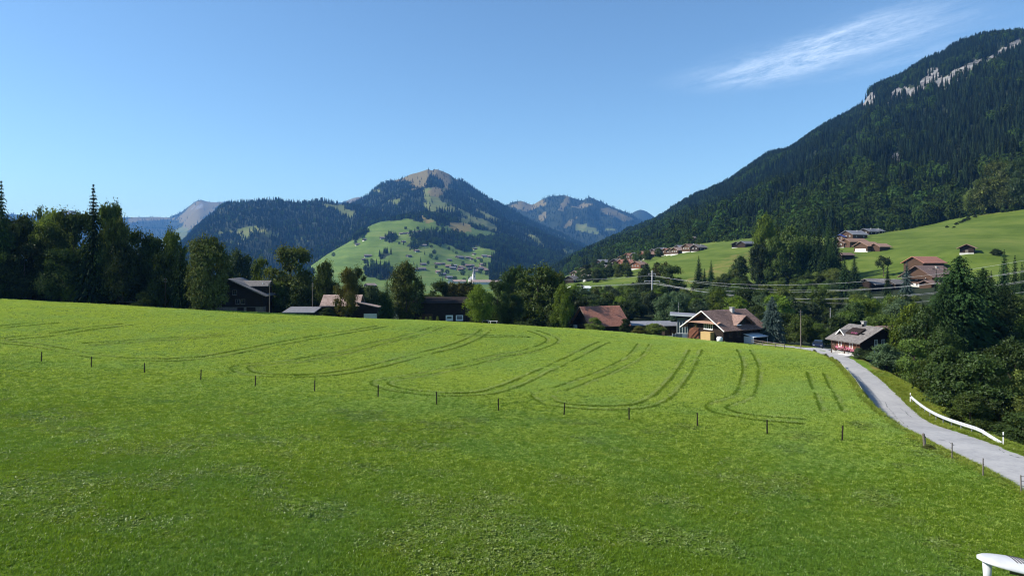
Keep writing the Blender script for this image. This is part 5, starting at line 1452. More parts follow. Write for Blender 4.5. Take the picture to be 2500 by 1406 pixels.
class House:
    def __init__(s, name, x, y, W, L, ze, rise, rz, wall='wood_dark', roof='roof_grey', base=0.0, base_mat='plaster', over_e=0.9, over_g=0.9, courses=0, z=None, depth=2.0, barge=None, th=0.16):
        s.e = empty(name, (x, y, g1(x, y) if z is None else z), rz)
        s.W, s.L, s.ze, s.rise = W, L, ze, rise
        zb = base if base else -depth
        w = MB()
        prof = [(-W / 2, 0, zb), (W / 2, 0, zb), (W / 2, 0, ze), (0, 0, ze + rise), (-W / 2, 0, ze)]
        w.prism([(p[0], -L / 2, p[2]) for p in prof], (0, L, 0))
        w.build('wall', M[wall], s.e)
        if base: MB().box((0, 0, (base - depth) / 2), (W - 0.06, L - 0.06, base + depth)).build('base_wall', M[base_mat], s.e)
        s.roof = roof_mb(W, L, ze + 0.03, rise, over_e, over_g, th, courses).build('roof', M[roof], s.e)
        if barge:
            sl = rise / (W / 2)
            for yy_ in (-L / 2 - over_g - 0.03, L / 2 + over_g + 0.03):
                b = MB()
                for sd in (-1, 1):
                    b.bar((0, yy_, ze + rise + 0.10), (sd * (W / 2 + over_e), yy_, ze - over_e * sl + 0.10), 0.06, 0.20, (0, 0, 1))
                b.build('bargeboard', M[barge], s.roof)
    def face(s, f, u, v, out=0.0):
        if f == 'front': return (u, -s.L / 2 - out, v), (1, 0), 'x'
        if f == 'back': return (u, s.L / 2 + out, v), (1, 0), 'x'
        if f == 'right': return (s.W / 2 + out, u, v), (0, 1), 'y'
        return (-s.W / 2 - out, u, v), (0, 1), 'y'
    def panel(s, name, f, u, v, w, h, t, m, parent=None, out=0.0):
        c, d, ax = s.face(f, u, v, out)
        size = (w, t, h) if ax == 'x' else (t, w, h)
        return MB().box(c, size).build(name, M[m], parent or s.e)
    def window(s, f, u, v, w=1.0, h=1.2, frame='white', mull=1, shutter=None, rail=0, sill=True):
        c, d, ax = s.face(f, u, v, 0.03)
        b = MB(); t = 0.07; fw = 0.09
        def bx(du, dv, sw, sh, tt=t, oo=0.0):
            cc = s.face(f, u + du, v + dv, 0.03 + oo)[0]
            b.box(cc, (sw, tt, sh) if ax == 'x' else (tt, sw, sh))
        bx(-w / 2 + fw / 2, 0, fw, h); bx(w / 2 - fw / 2, 0, fw, h); bx(0, h / 2 - fw / 2, w - 2 * fw, fw); bx(0, -h / 2 + fw / 2, w - 2 * fw, fw)
        for k in range(mull): bx(-w / 2 + w * (k + 1) / (mull + 1), 0, 0.06, h - 2 * fw, t * 0.8)
        for k in range(rail): bx(0, -h / 2 + h * (k + 1) / (rail + 1), w - 2 * fw, 0.05, t * 0.7)
        fr = b.build('window', M[frame], s.e)
        s.panel('pane', f, u, v, w - 2 * fw, h - 2 * fw, 0.03, 'glass', fr, 0.012)
        if sill: s.panel('sill', f, u, v - h / 2 - 0.05, w + 0.16, 0.07, 0.16, frame, fr, 0.08)
        if shutter:
            for sd in (-1, 1): s.panel('shutter', f, u + sd * (w / 2 + 0.24), v, 0.42, h, 0.05, shutter, fr, 0.045)
        return fr
    def door(s, f, u, w=1.0, h=2.0, m='wood_brown', z0=0.0):
        d = s.panel('door', f, u, z0 + h / 2, w, h, 0.08, m, None, 0.02)
        c, _, ax = s.face(f, u + w * 0.36, z0 + h * 0.5, 0.1)
        MB().box(c, (0.05, 0.08, 0.12) if ax == 'x' else (0.08, 0.05, 0.12)).build('handle', M['steel'], d)
        return d
    def chimney(s, x, y, h=1.2, w=0.6, m='concrete'):
        zb = s.ze + s.rise * (1 - abs(x) / (s.W / 2))
        c = MB().box((x, y, zb + h / 2 - 0.3), (w, w, h + 0.6)).build('chimney', M[m], s.roof)
        MB().box((x, y, zb + h + 0.06), (w + 0.24, w + 0.24, 0.1)).build('chimney_cap', M[m], c)
        for i, j in ((-1, -1), (1, -1), (1, 1), (-1, 1)): pass
        return c

def px_house(px, D): return ((px - CX) / F * D, D)

# --- low house with flowers at the lane
hx, hy = 59.2, 117.6
hz = 17 - 15.35
h = House('chalet', hx, hy, 8.2, 6.6, 2.55, 2.05, R(15), 'wood_dark', 'roof_grey', 0.6, 'concrete', 0.75, 0.7, 16, z=hz, barge='wood_dark', depth=1.5)
for u, v in ((-1.15, 2.35), (0.25, 2.35), (2.6, 2.3), (-1.2, 0.95), (0.4, 0.9)): h.window('front', u, v, 0.62, 0.95, mull=1)
h.window('left', -1.2, 1.7, 0.8, 1.0, shutter='wood_red'); h.window('left', 1.3, 1.7, 0.8, 1.0, shutter='wood_red')
h.door('left', 2.6, 0.9, 1.9, 'wood_brown', 0.5)
h.panel('cladding', 'left', 0, 1.65, 6.3, 1.75, 0.05, 'wood_red', None, 0.005)
h.chimney(0.7, 1.4, 1.0, 0.55)
c = h.chimney(-0.5, 0.3, 0.55, 0.22, 'black'); h.chimney(-2.6, -2.0, 0.3, 0.22, 'black')
# flower boxes on the lane side
fb = MB().box((-4.1 - 0.28, -0.4, 1.02), (0.34, 4.6, 0.24)).build('flower_box', M['wood_brown'], h.e)
rg = np.random.default_rng(3)
C = np.stack([rg.normal(-4.45, 0.16, 700), rg.uniform(-2.7, 1.9, 700), rg.normal(1.12, 0.13, 700) - 0.02], 1)
C[:, 2] += 0.07 * np.sin(C[:, 1] * 4)
v_, f_ = leaves(C, rg.normal(size=(700, 3)) + np.array([-.6, -.5, .5]), 0.11, 4, 1.1)
link('flowers', np_mesh('flowers', v_, f_, M['pink']), h.e)
# small gabled dormer and sun terrace let into the roof slope facing the lane
sl = 2.05 / 4.1
d0 = MB(); zt = 2.55 + 2.05 * (1 - 2.2 / 4.1)
dz0 = 2.55 + 2.05 * (1 - 3.3 / 4.1)
d0.prism([(-3.3, 1.35, dz0 - 0.1), (-3.3, 2.75, dz0 - 0.1), (-3.3, 2.75, dz0 + 0.35), (-3.3, 2.05, dz0 + 1.0), (-3.3, 1.35, dz0 + 0.35)], (2.0, 0, 0))
dm = d0.build('dormer', M['wood_dark'], h.roof)
b = MB()
for s_ in (-1, 1): b.prism([(-3.55, 2.05, dz0 + 1.10), (-3.55, 2.05, dz0 + 1.0), (-3.55, 2.05 + s_ * 1.0, dz0 + 0.12), (-3.55, 2.05 + s_ * 1.0, dz0 + 0.24)], (2.3, 0, 0))
b.build('dormer_roof', M['roof_grey'], dm)
for s_ in (-1, 1): MB().bar((-3.58, 2.05, dz0 + 1.07), (-3.58, 2.05 + s_ * 1.0, dz0 + 0.18), 0.05, 0.14).build('bargeboard', M['white'], dm)
b = MB()
zr_ = 2.55 + 2.05 * (1 - 1.6 / 4.1)
b.prism([(-1.5, -1.5, zr_ + 0.62), (-1.5, -1.5, zr_ + 0.02), (-3.0, -1.5, zr_ - 0.78), (-3.0, -1.5, zr_ - 0.2)], (0, 2.9, 0))
b.build('terrace_front', M['wood_dark'], h.roof)
v_, f_ = leaves(np.stack([rg.normal(-3.1, 0.1, 220)[:70], rg.uniform(-1.4, 0.0, 70), rg.normal(zr_ - 0.1, 0.09, 70)], 1), rg.normal(size=(70, 3)) + np.array([-.6, -.5, .5]), 0.11, 4, 1.1)
link('flowers', np_mesh('flowers', v_, f_, M['pink']), h.e)
# posts and white steps at the corner
for yy_ in (-3.2, -0.4, 2.6): MB().bar((-4.75, yy_, -1.0), (-4.75, yy_, 2.35), 0.12).build('post', M['wood_brown'], h.e)
MB().box((-4.5, -1.6, -0.05), (0.7, 3.2, 0.7)).build('terrace', M['concrete'], h.e)
b = MB()
b.box((-5.4, -1.4, 0.32), (0.7, 2.6, 0.06))
for yy_ in (-2.5, -0.3): b.box((-5.4, yy_, -0.1), (0.5, 0.1, 0.85))
o = b.build('garden_table', M['white'])
o.location = h.e.location; o.rotation_euler = h.e.rotation_euler
tag(o, 'white garden table in front of the pink flower boxes', 'table')
tag(h.e, 'low dark timber house with grey shingle roof and pink flower boxes beside the lane', 'house')
# rear annexe with a red-brown roof
h2 = House('annexe', hx + 7.3, hy + 6.0, 4.6, 5.2, 2.4, 1.5, R(105), 'wood_dark', 'roof_brown', 0, 'plaster', 0.5, 0.5, 10, z=hz + 0.2)
tag(h2.e, 'small annexe with red-brown tile roof behind the grey-roofed house', 'shed')

# --- chalet with dormer
fx, fy = px_house(1767, 148.0)
fz = g1(fx, fy)
fz = 17 - (846 - HY) / F * 148
cz = (17 - (806 - HY) / F * 141) - fz
h = House('chalet', fx, fy, 9.6, 11.2, cz + 0.5, 3.0, R(-58), 'wood_dark', 'roof_brown', 1.1, 'concrete', 1.2, 1.1, 20, z=fz, barge='white', depth=3)
ze = h.ze
h.window('front', 0.9, ze + 0.05, 2.3, 1.35, 'white', 3)
h.window('front', -2.6, ze - 0.2, 1.0, 1.0, 'wood_brown', 1)
h.panel('bay', 'front', 1.2, ze - 2.2, 2.6, 2.2, 1.2, 'wood_pale', None, 0.6)
b = MB().prism([(-4.4, -5.65, ze + 0.95), (-4.4, -6.75, ze + 0.62), (-4.4, -6.75, ze + 0.70), (-4.4, -5.65, ze + 1.05)], (8.8, 0, 0)); b.build('pent_roof', M['roof_tan'], h.e)
st = MB().bar((-4.2, -6.3, ze - 3.2), (-1.8, -6.3, ze - 1.0), 0.10, 0.30).build('stair', M['wood_red'], h.e)
for k in range(8): MB().bar((-4.1 + k * 0.32, -6.3, ze - 3.0 + k * 0.29), (-4.1 + k * 0.32, -6.3, ze - 2.1 + k * 0.29), 0.05).build('baluster', M['wood_red'], st)
MB().bar((-4.1, -6.3, ze - 2.05), (-1.8, -6.3, ze - 0.05), 0.07, 0.10).build('handrail', M['wood_red'], st)
h.panel('stair_screen', 'front', -3.0, ze - 1.7, 2.6, 2.2, 0.06, 'wood_red', None, 0.05)
h.chimney(0.9, 1.5, 1.1, 0.7)
# cross-gabled dormer on the side facing the field
dz = ze + 0.35
b = MB(); b.prism([(2.0, 0.6 - 2.2, dz - 0.6), (2.0, 0.6 + 2.2, dz - 0.6), (2.0, 0.6 + 2.2, dz + 0.35), (2.0, 0.6, dz + 1.75), (2.0, 0.6 - 2.2, dz + 0.35)], (2.55, 0, 0))
dm = b.build('dormer', M['wood_dark'], h.roof)
b = MB()
for s_ in (-1, 1):
    n = 8
    for k in range(n):
        t0, t1 = k / n, (k + 1) / n + 0.02
        b.prism([(0.2, 0.6 + s_ * 2.9 * t0, dz + 1.92 - 1.85 * t0), (0.2, 0.6 + s_ * 2.9 * t1, dz + 1.96 - 1.85 * t1), (0.2, 0.6 + s_ * 2.9 * t1, dz + 1.80 - 1.85 * t1), (0.2, 0.6 + s_ * 2.9 * t0, dz + 1.76 - 1.85 * t0)], (5.2, 0, 0))
b.build('dormer_roof', M['roof_brown'], dm)
MB().bar((5.42, 0.6 - 2.9, dz + 0.05), (5.42, 0.6 - 1.6, dz + 0.05), 0.05, 0.2).build('bargeboard', M['white'], dm)
MB().box((4.57, 0.6, dz + 0.35), (0.06, 0.9, 1.0)).build('window', M['glass'], dm)
for u in (-3.5, -1.0, 3.2): h.window('right', u, ze - 1.5, 0.9, 1.1, 'wood_brown', 1)
# white awning at the long side
b = MB().prism([(4.9, 0.3, ze - 1.6), (4.9, 4.8, ze - 1.6), (7.4, 4.8, ze - 2.1), (7.4, 0.3, ze - 2.1)], (0, 0, 0.12)); b.build('awning', M['roof_white'], h.e)
for yy_ in (0.4, 4.7): MB().bar((7.3, yy_, ze - 5.0), (7.3, yy_, ze - 2.05), 0.09).build('awning_post', M['white'], h.e)
MB().box((6.1, 0.35, ze - 2.9), (2.3, 0.08, 1.8)).build('awning_side', M['plaster'], h.e)
tag(h.e, 'brown timber chalet with patchy brown shingle roof, cross-gabled dormer and white window band', 'chalet')
o = MB().tube([(0, 0, -0.3), (0, 0, 0.55), (0, 0, 0.75), (0, 0, 0.8)], [0.55, 0.6, 0.35, 0.05], 12).build('silage_bale', M['white'], None, True)
q = px_house(1757, 137); o.location = (q[0], q[1], g1(*q) + 0.3); tag(o, 'small rounded white container at the foot of the brown chalet', 'container')
# fence in front of it
fe = empty('wooden_fence', (*px_house(1790, 138), g1(*px_house(1790, 138))))
fp = [field_at(a, b) for a, b in ((1768,832),(1800,833),(1832,839),(1862,845),(1893,850),(1915,853))]
o0 = Vector(fe.location)
for q in fp: MB().bar(Vector(q) - o0 - Vector((0, 0, 0.3)), Vector(q) - o0 + Vector((0, 0, 1.0)), 0.09).build('post', M['wood_grey'], fe)
for a, b_ in zip(fp[:-1], fp[1:]):
    for zz_ in (0.45, 0.85): MB().bar(Vector(a) - o0 + Vector((0, 0, zz_)), Vector(b_) - o0 + Vector((0, 0, zz_)), 0.05, 0.09).build('rail', M['wood_grey'], fe)
tag(fe, 'low post and rail fence between the brown chalet and the field edge', 'fence')

# --- barn with the red roof
bx0, by0 = px_house(1464, 172.0)
bz0 = 17 - (824 - HY) / F * 168
h = House('barn', bx0, by0, 9.6, 9.6, (17 - (793 - HY) / F * 167) - bz0, 4.0, R(-68), 'wood_dark', 'roof_red', 0, 'plaster', 0.6, 0.7, 26, z=bz0, barge='wood_grey', depth=2.5)
h.door('front', 0, 3.0, 2.6, 'wood_brown', 0.4)
b = MB()
for k in range(5): b.box((-2.2 + (k % 2) * 0.2, -6.0 - 0.1 * k, 0.55 + 0.34 * k), (2.6 - 0.3 * k, 1.2, 0.3))
o = b.build('plank_stack', M['wood_grey']); o.location = h.e.location; o.rotation_euler = h.e.rotation_euler
tag(o, 'stack of grey planks piled against the dark gable of the red-roofed barn', 'planks')
MB().box((-1.6, -5.9, 2.35), (0.9, 0.7, 0.8)).build('crate', M['white'])
o = bpy.data.objects['crate']; o.location = h.e.location; o.rotation_euler = h.e.rotation_euler
tag(o, 'pale box on top of the plank stack by the red-roofed barn', 'box')
tag(h.e, 'dark barn with big faded red tile roof at the field edge', 'barn')

# --- modern pavilion with glass front and the flat sheds beside it
ex, ey = px_house(1680, 166)
ez = 17 - (836 - HY) / F * 160
e = empty('pavilion', (ex, ey, ez), R(-13))
MB().box((0, 2.5, 1.6), (5.2, 5.0, 7.0)).build('wall', M['wood_dark'], e)
rf = MB().prism([(-4.2, -1.6, 5.75), (4.6, -1.6, 5.35), (4.6, -1.6, 5.62), (-4.2, -1.6, 6.05)], (0, 8, 0)).build('roof', M['roof_slate'], e)
MB().bar((-4.2, -1.66, 5.9), (4.6, -1.66, 5.48), 0.06, 0.34).build('fascia', M['white'], rf)
MB().box((0.0, -0.03, 4.55), (5.1, 0.05, 1.1)).build('clerestory', M['blue_glass'], e)
for k in range(8):
    p = MB().box((-2.25 + k * 0.62, -0.05, 2.7), (0.46, 0.05, 2.4)).build('pane', M['blue_glass'], e)
for k in range(9): MB().box((-2.56 + k * 0.62, -0.09, 2.3), (0.13, 0.14, 3.6)).build('mullion', M['white'], e)
MB().box((0, -0.10, 1.45), (5.3, 0.14, 0.12)).build('transom', M['white'], e)
MB().box((-1.0, -2.2, 0.6), (8.0, 0.25, 0.9)).build('parapet', M['concrete'], e)
tag(e, 'modern pavilion with slanting flat roof and row of tall white-framed windows', 'pavilion')
for px, D, w, l, zt, py, lb, mt in ((1590, 176, 10.5, 5.0, 0, 790, 'long low shed with flat grey roof between the red-roofed barn and the pavilion', 'roof_slate'), (1636, 172, 3.6, 4.0, 0, 792, 'open carport with pale flat roof next to the pavilion', 'roof_slate')):
    x, y = px_house(px, D); zt = 17 - (py - HY) / F * D; zb = g1(x, y)
    e = empty('shed', (x, y, zb), R(4))
    MB().box((0, 0, (zt - zb - 0.3) / 2 - 0.5), (w, l, zt - zb - 0.3 + 1.0)).build('wall', M['wood_dark'], e)
    MB().prism([(-w / 2 - 0.4, -l / 2 - 0.5, zt - zb - 0.25), (w / 2 + 0.4, -l / 2 - 0.5, zt - zb - 0.25), (w / 2 + 0.4, l / 2 + 0.5, zt - zb + 0.25), (-w / 2 - 0.4, l / 2 + 0.5, zt - zb + 0.25)], (0, 0, 0.16)).build('roof', M[mt], e)
    for k in (-0.35, 0.1, 0.4): MB().box((k * w, -l / 2 - 0.02, 0.9), (1.4, 0.06, 1.7)).build('door', M['wood_brown'], e)
    tag(e, lb, 'shed')
e = empty('garden_wall', (*px_house(1668, 150), g1(*px_house(1668, 150))), R(5))
for k in range(6): MB().box((-2.0 + k * 0.72, 0, 0.6), (0.66, 0.06, 1.5)).build('panel', M['white'] if k > 2 else M['roof_slate'], e)
for k in range(7): MB().box((-2.36 + k * 0.72, 0.02, 0.62), (0.08, 0.10, 1.7)).build('post', M['white'], e)
tag(e, 'pale upright privacy panels between the pavilion and the brown chalet', 'screen')

# --- dark chalet at the left with wing
ax, ay = px_house(574, 166.0)
az = 17 - (772 - HY) / F * 161
h = House('chalet', ax, ay, 15.0, 10.0, (17 - (723 - HY) / F * 160) - az + 0.2, 3.6, R(6), 'wood_dark', 'roof_grey', 2.1, 'wood_grey', 0.9, 1.0, 16, z=az, barge='wood_grey', depth=2)  # white ground floor and window frames greyed: their shade is in the colour
for u, v in ((-1.2, 5.4), (1.3, 5.4), (-4.2, 5.2), (1.9, 3.3), (3.1, 3.3), (-2.0, 3.3), (-4.4, 3.3)): h.window('front', u, v, 1.0, 1.15, 'wood_grey')
h.door('front', 4.9, 2.0, 1.9, 'wood_dark', 0.1); h.door('front', 2.6, 1.4, 1.9, 'wood_dark', 0.1)
wz = (17 - (701 - HY) / F * 162) - az
MB().box((5.0, 1.0, wz / 2), (5.2, 5.0, wz)).build('wing_wall', M['wood_dark'], h.e)
b = MB()
for k in range(9):
    t0, t1 = k / 9, (k + 1) / 9 + 0.02
    b.prism([(0.6, -2.6 + 3.6 * t0, wz + 1.2 * t0 + 0.05), (0.6, -2.6 + 3.6 * t1, wz + 1.2 * t1), (0.6, -2.6 + 3.6 * t1, wz + 1.2 * t1 + 0.16), (0.6, -2.6 + 3.6 * t0, wz + 1.2 * t0 + 0.2)], (7.5, 0, 0))
b.prism([(0.6, 1.0, wz + 1.2), (0.6, 4.6, wz), (0.6, 4.6, wz + 0.16), (0.6, 1.0, wz + 1.36)], (7.5, 0, 0))
b.build('wing_roof', M['roof_grey'], h.e)
MB().tube([(6.6, -1.3, wz + 0.4), (6.6, -1.3, wz + 0.95)], 0.12, 8).build('chimney_pipe', M['steel'], h.e)
tag(h.e, 'large dark timber chalet with pale ground floor partly hidden by the big rounded tree', 'chalet')
# low roof left of it and the flat roof to its right
for px, D, w, l, py, rz, mt, lb in ((738, 160, 6.4, 5.5, 752, 0, 'roof_slate', 'low shed with wide pale grey roof just beyond the field between chalet and faded barn'), (322, 157, 3.4, 4, 727, 5, 'roof_grey', 'small shed with grey roof under the dark grove'), (185, 159, 5.0, 4, 722, -4, 'roof_grey', 'low grey roofed shed beneath the bright small bush')):
    x, y = px_house(px, D); zt = 17 - (py - HY) / F * D; zb = g1(x, y)
    hh_ = max(zt - zb, 1.6); e = empty('shed', (x, y, zt - hh_), R(rz))
    MB().box((0, 0, hh_ / 2 - 0.8), (w, l, hh_ - 0.2)).build('wall', M['wood_dark'], e)
    MB().prism([(-w / 2 - 0.4, -l / 2 - 0.5, hh_ - 0.9), (w / 2 + 0.4, -l / 2 - 0.5, hh_ - 0.9), (w / 2 + 0.4, l / 2 + 0.5, hh_), (-w / 2 - 0.4, l / 2 + 0.5, hh_)], (0, 0, 0.14)).build('roof', M[mt], e)
    tag(e, lb, 'shed')

# --- barn with faded roof and white lean-to
bx1, by1 = px_house(838, 168)
bz1 = 17 - (786 - HY) / F * 162
zt = 17 - (721 - HY) / F * 168 - bz1
h = House('barn', bx1, by1, 8.0, 8.2, zt - 2.0, 2.0, R(-86), 'wood_dark', 'roof_pink', 0, 'plaster', 0.9, 0.5, 10, z=bz1, depth=2)
e = h.e
zl_ = 17 - (737 - HY) / F * 164 - bz1; zr_ = 17 - (750 - HY) / F * 164 - bz1
b = MB(); b.prism([(0.5, 3.4, zl_ + 0.1), (0.5, 9.2, zr_), (0.5, 9.2, zr_ - 0.18), (0.5, 3.4, zl_ - 0.1)], (4.6, 0, 0)); b.build('lean_to_roof', M['roof_pink'], e)
b = MB(); b.prism([(0.9, 4.0, -2), (0.9, 8.6, -2), (0.9, 8.6, zr_ - 0.1), (0.9, 4.0, zl_ - 0.2)], (3.8, 0, 0)); b.build('lean_to_wall', M['wood_dark'], e)
MB().box((4.75, 7.0, 0.85), (0.06, 3.0, 1.9)).build('white_door', M['plaster'], e)
h.window('right', -1.5, 1.6, 0.7, 0.7, 'wood_grey', 1); h.window('right', 1.2, 1.6, 0.7, 0.7, 'wood_grey', 1)
tag(e, 'dark barn with faded pinkish shingle roof and a white-doored lean-to', 'barn')

# --- long black barn with two white panels
cx_, cy_ = px_house(1080, 186)
cz_ = 17 - (792 - HY) / F * 182
zt = 17 - (739 - HY) / F * 182 - cz_
h = House('barn', cx_, cy_, 10, 13.5, zt, 1.1, R(-89), 'wood_dark', 'wood_dark', 0, 'plaster', 0.9, 0.6, 10, z=cz_, depth=2)  # roof takes the dark wall timber, tree shade put into its colour
for u, kd in ((2.2, 0), (4.8, 1)):
    p = h.panel('sign_board', 'right', u, 1.75, 1.85, 1.45, 0.08, 'white', None, 0.03)
    if kd == 0: h.panel('window', 'right', u, 1.85, 1.15, 0.5, 0.05, 'blue_glass', p, 0.07)
    else: h.panel('window', 'right', u, 1.85, 1.3, 0.9, 0.05, 'roof_slate', p, 0.07)
h.door('right', -3.5, 3.0, 2.8, 'wood_brown', 0.0)
tag(h.e, 'long black timber barn with two white boards on its shaded front', 'barn')
for px, D, lb in ((1185, 156, 'pale garden bench under the bright yellow-green tree'), (1205, 157, 'white garden table under the dark tree beside the bench')):
    x, y = px_house(px, D); e = empty('garden_bench' if px == 1185 else 'garden_table', (x, y, g1(x, y)), R(10))
    MB().box((0, 0, 0.72), (1.8, 0.7, 0.06)).build('top', M['white'], e)
    for s_ in (-1, 1): MB().box((s_ * 0.7, 0, 0.3), (0.08, 0.5, 0.85)).build('leg', M['white'], e)
    tag(e, lb, 'bench' if px == 1185 else 'table')

# --- parked car
x, y = px_house(1998, 133.5)
e = empty('car', (x, y, g1(x, y) + 0.07), R(62))
pr = [(-2.15, 0.32), (-2.18, 0.75), (-2.0, 0.95), (-1.2, 1.02), (-0.55, 1.45), (0.85, 1.50), (1.75, 1.30), (2.05, 0.95), (2.12, 0.40), (1.9, 0.28), (-1.9, 0.28)]
b = MB(); n = len(pr); V = []
for yy_, ins_ in ((-0.88, 0.0), (0.88, 0.0)):
    for a, c in pr: V.append((a, yy_ * (0.80 if c > 1.1 else 1.0), c))
b.add(V, [tuple(range(n)), tuple(range(n, 2 * n))[::-1]] + [(i, n + i, n + (i + 1) % n, (i + 1) % n) for i in range(n)])
bd = b.build('body', M['car'], e)
for s_ in (-1, 1):
    MB().prism([(-1.05, s_ * 0.86, 1.02), (-0.5, s_ * 0.72, 1.40), (0.1, s_ * 0.72, 1.43), (0.1, s_ * 0.86, 1.02)], (0, s_ * 0.012, 0)).build('side_window', M['glass'], e)
    MB().prism([(0.2, s_ * 0.86, 1.02), (0.2, s_ * 0.72, 1.43), (1.4, s_ * 0.73, 1.36), (1.75, s_ * 0.86, 1.02)], (0, s_ * 0.012, 0)).build('side_window', M['glass'], e)
    for wx in (-1.35, 1.32):
        w = MB().tube([(wx, s_ * 0.72, 0.32), (wx, s_ * 0.93, 0.32)], 0.32, 16).build('wheel', M['rubber'], e)
        MB().tube([(wx, s_ * 0.90, 0.32), (wx, s_ * 0.945, 0.32)], 0.20, 12).build('rim', M['steel'], w)
    MB().box((-2.12, s_ * 0.62, 0.72), (0.1, 0.36, 0.16)).build('headlight', M['white'], e)
    MB().box((2.07, s_ * 0.68, 0.86), (0.1, 0.26, 0.18)).build('tail_light', M['tail'], e)
MB().prism([(-1.22, -0.76, 1.05), (-1.22, 0.76, 1.05), (-0.58, 0.66, 1.44), (-0.58, -0.66, 1.44)], (-0.02, 0, 0.015)).build('windscreen', M['glass'], e)
MB().prism([(1.98, -0.74, 1.02), (1.98, 0.74, 1.02), (1.74, 0.66, 1.32), (1.74, -0.66, 1.32)], (0.03, 0, 0.015)).build('rear_window', M['glass'], e)
MB().box((2.13, 0, 0.6), (0.02, 0.5, 0.12)).build('number_plate', M['white'], e)
tag(e, 'dark blue estate car parked on the yard beside the lane', 'car')

# --- houses farther off: px, row of the base, width in metres, length, yaw, roof, wall, group
def far_house(px, py, W, L, rz, roof, wall, base, lab, grp, ze=3.2, pitch=0.5, only=None, wins=True, name='chalet', courses=4, over=0.9, sink=0.9):
    base *= 0.55
    q = ground_at(px, py, only)
    if q is None: return None
    h = House(name, q.x, q.y, W, L, ze, W / 2 * pitch, R(rz), wall, roof, base, 'plaster', over, over, courses, z=q.z - sink, depth=4, th=0.22)
    if wins:
        n = 2 if W < 9 else 3
        for k in range(n):
            u = (k - (n - 1) / 2) * W / n * 0.8
            h.window('front', u, ze * 0.72, 0.9, 1.0, 'white' if base else 'wood_brown', 1, sill=False)
            if base > 1: h.window('front', u, base * 0.5, 0.8, 0.9, 'white', 1, sill=False)
        for k in range(2): h.window('right', (k - 0.5) * L * 0.5, ze * 0.62, 0.9, 1.0, 'white', 1, sill=False)
        h.chimney(W * 0.12, L * 0.15, 0.9, 0.7)
    tag(h.e, lab, 'house' if wins else 'barn', grp)
    return h
VAL = (4,)
# on the meadow to the right
h = far_house(2268, 694, 13.0, 17.0, -62, 'roof_brown', 'wood_brown', 2.6, 'big farmhouse with wide brown roof, white ground floor and lettering of pale tiles', None, 4.6, 0.62, VAL, courses=12, over=1.3)
if h:
    # pale tiles set into the roof slope: a rectangle, then three smaller marks
    sl = 0.62; nz = 1 / math.sqrt(1 + sl * sl)
    def roof_mark(u0, u1, v0, v1, hole):
        def P(u, v): return (v, u, h.ze + h.rise - v * sl + 0.36)
        for (a, b_, c_, d_) in ((u0, u1, v0, v0 + 0.3), (u0, u1, v1 - 0.3, v1), (u0, u0 + 0.35, v0, v1), (u1 - 0.35, u1, v0, v1))[:(4 if hole else 4)]:
            MB().prism([P(a, c_), P(b_, c_), P(b_, d_), P(a, d_)], (0.02, 0, 0.05)).build('pale_tile', M['roof_pink'], h.roof)
    roof_mark(-4.6, -2.6, 2.0, 3.5, True); roof_mark(0.8, 2.0, 1.8, 3.3, True); roof_mark(2.6, 3.8, 1.8, 3.3, True); roof_mark(4.4, 5.4, 1.8, 3.3, True)
    MB().box((2.6, -1.2, h.ze + h.rise - 2.6 * sl + 0.42), (0.7, 0.6, 0.25)).build('skylight', M['glass'], h.roof)
    bl = MB().box((0, -9.3, 3.4), (9.0, 1.3, 0.16)).build('balcony', M['wood_brown'], h.e)
    MB().box((0, -9.9, 3.9), (9.0, 0.08, 0.9)).build('railing', M['wood_brown'], bl)
far_house(2256, 668, 9, 16, -62, 'roof_red', 'wood_brown', 0, 'tan-red roofed barn directly behind the big brown farmhouse', None, 6.0, 0.55, VAL, wins=False, name='barn')
far_house(2268, 702, 5, 5, -62, 'roof_brown', 'wood_brown', 0, 'little brown-roofed porch hut in front of the big farmhouse', None, 2.6, 0.45, VAL, wins=False, name='hut')
far_house(2139, 706, 9.5, 11, -70, 'roof_grey', 'wood_dark', 0, 'dark shed with wide slate-grey roof behind the slim spruce', None, 3.2, 0.4, VAL, wins=False, name='shed')
far_house(2186, 704, 7, 8, -70, 'roof_grey', 'wood_dark', 0, 'smaller grey-roofed shed next to the farmhouse yard', None, 3.0, 0.4, VAL, wins=False, name='shed')
h = far_house(2362, 617, 5.6, 6.4, -38, 'roof_tan', 'wood_dark', 0, 'lone hay barn with tan roof on the open alpine meadow', None, 3.3, 0.5, VAL, wins=False, name='barn', over=1.2)
if h: h.door('front', 0, 1.2, 1.9, 'wood_grey', 0.3); h.panel('stone_footing', 'front', 0, 0.3, 5.7, 0.9, 0.3, 'plaster', None, 0.1)
h = far_house(2117, 612, 9.0, 10.5, -66, 'roof_tan', 'wood_brown', 1.0, 'larger of the two joined tan-roofed barns on the meadow', None, 3.6, 0.5, VAL, wins=False, name='barn')
if h:
    h.panel('white_gable_base', 'front', 0, 1.0, 7.0, 1.9, 0.2, 'plaster', None, 0.05)
far_house(2148, 611, 6.4, 8.4, -66, 'roof_tan', 'wood_brown', 0, 'smaller of the two joined tan-roofed barns on the meadow', None, 3.0, 0.5, VAL, wins=False, name='barn')
far_house(2060, 632, 6.0, 8.4, -70, 'roof_brown', 'wood_dark', 0, 'small dark shed with reddish roof half hidden by the spruce clump', None, 3.0, 0.35, VAL, wins=False, name='shed')
far_house(2085, 601, 7.5, 14, -70, 'roof_tan', 'wood_brown', 0, 'long tan-roofed barn below the grey-roofed house at the forest foot', None, 3.6, 0.5, VAL, wins=False, name='barn')
far_house(2058, 603, 7, 8, -60, 'roof_pink', 'wood_brown', 1.2, 'pale-roofed house squeezed beside the spruce clump', None, 3.4, 0.5, VAL)
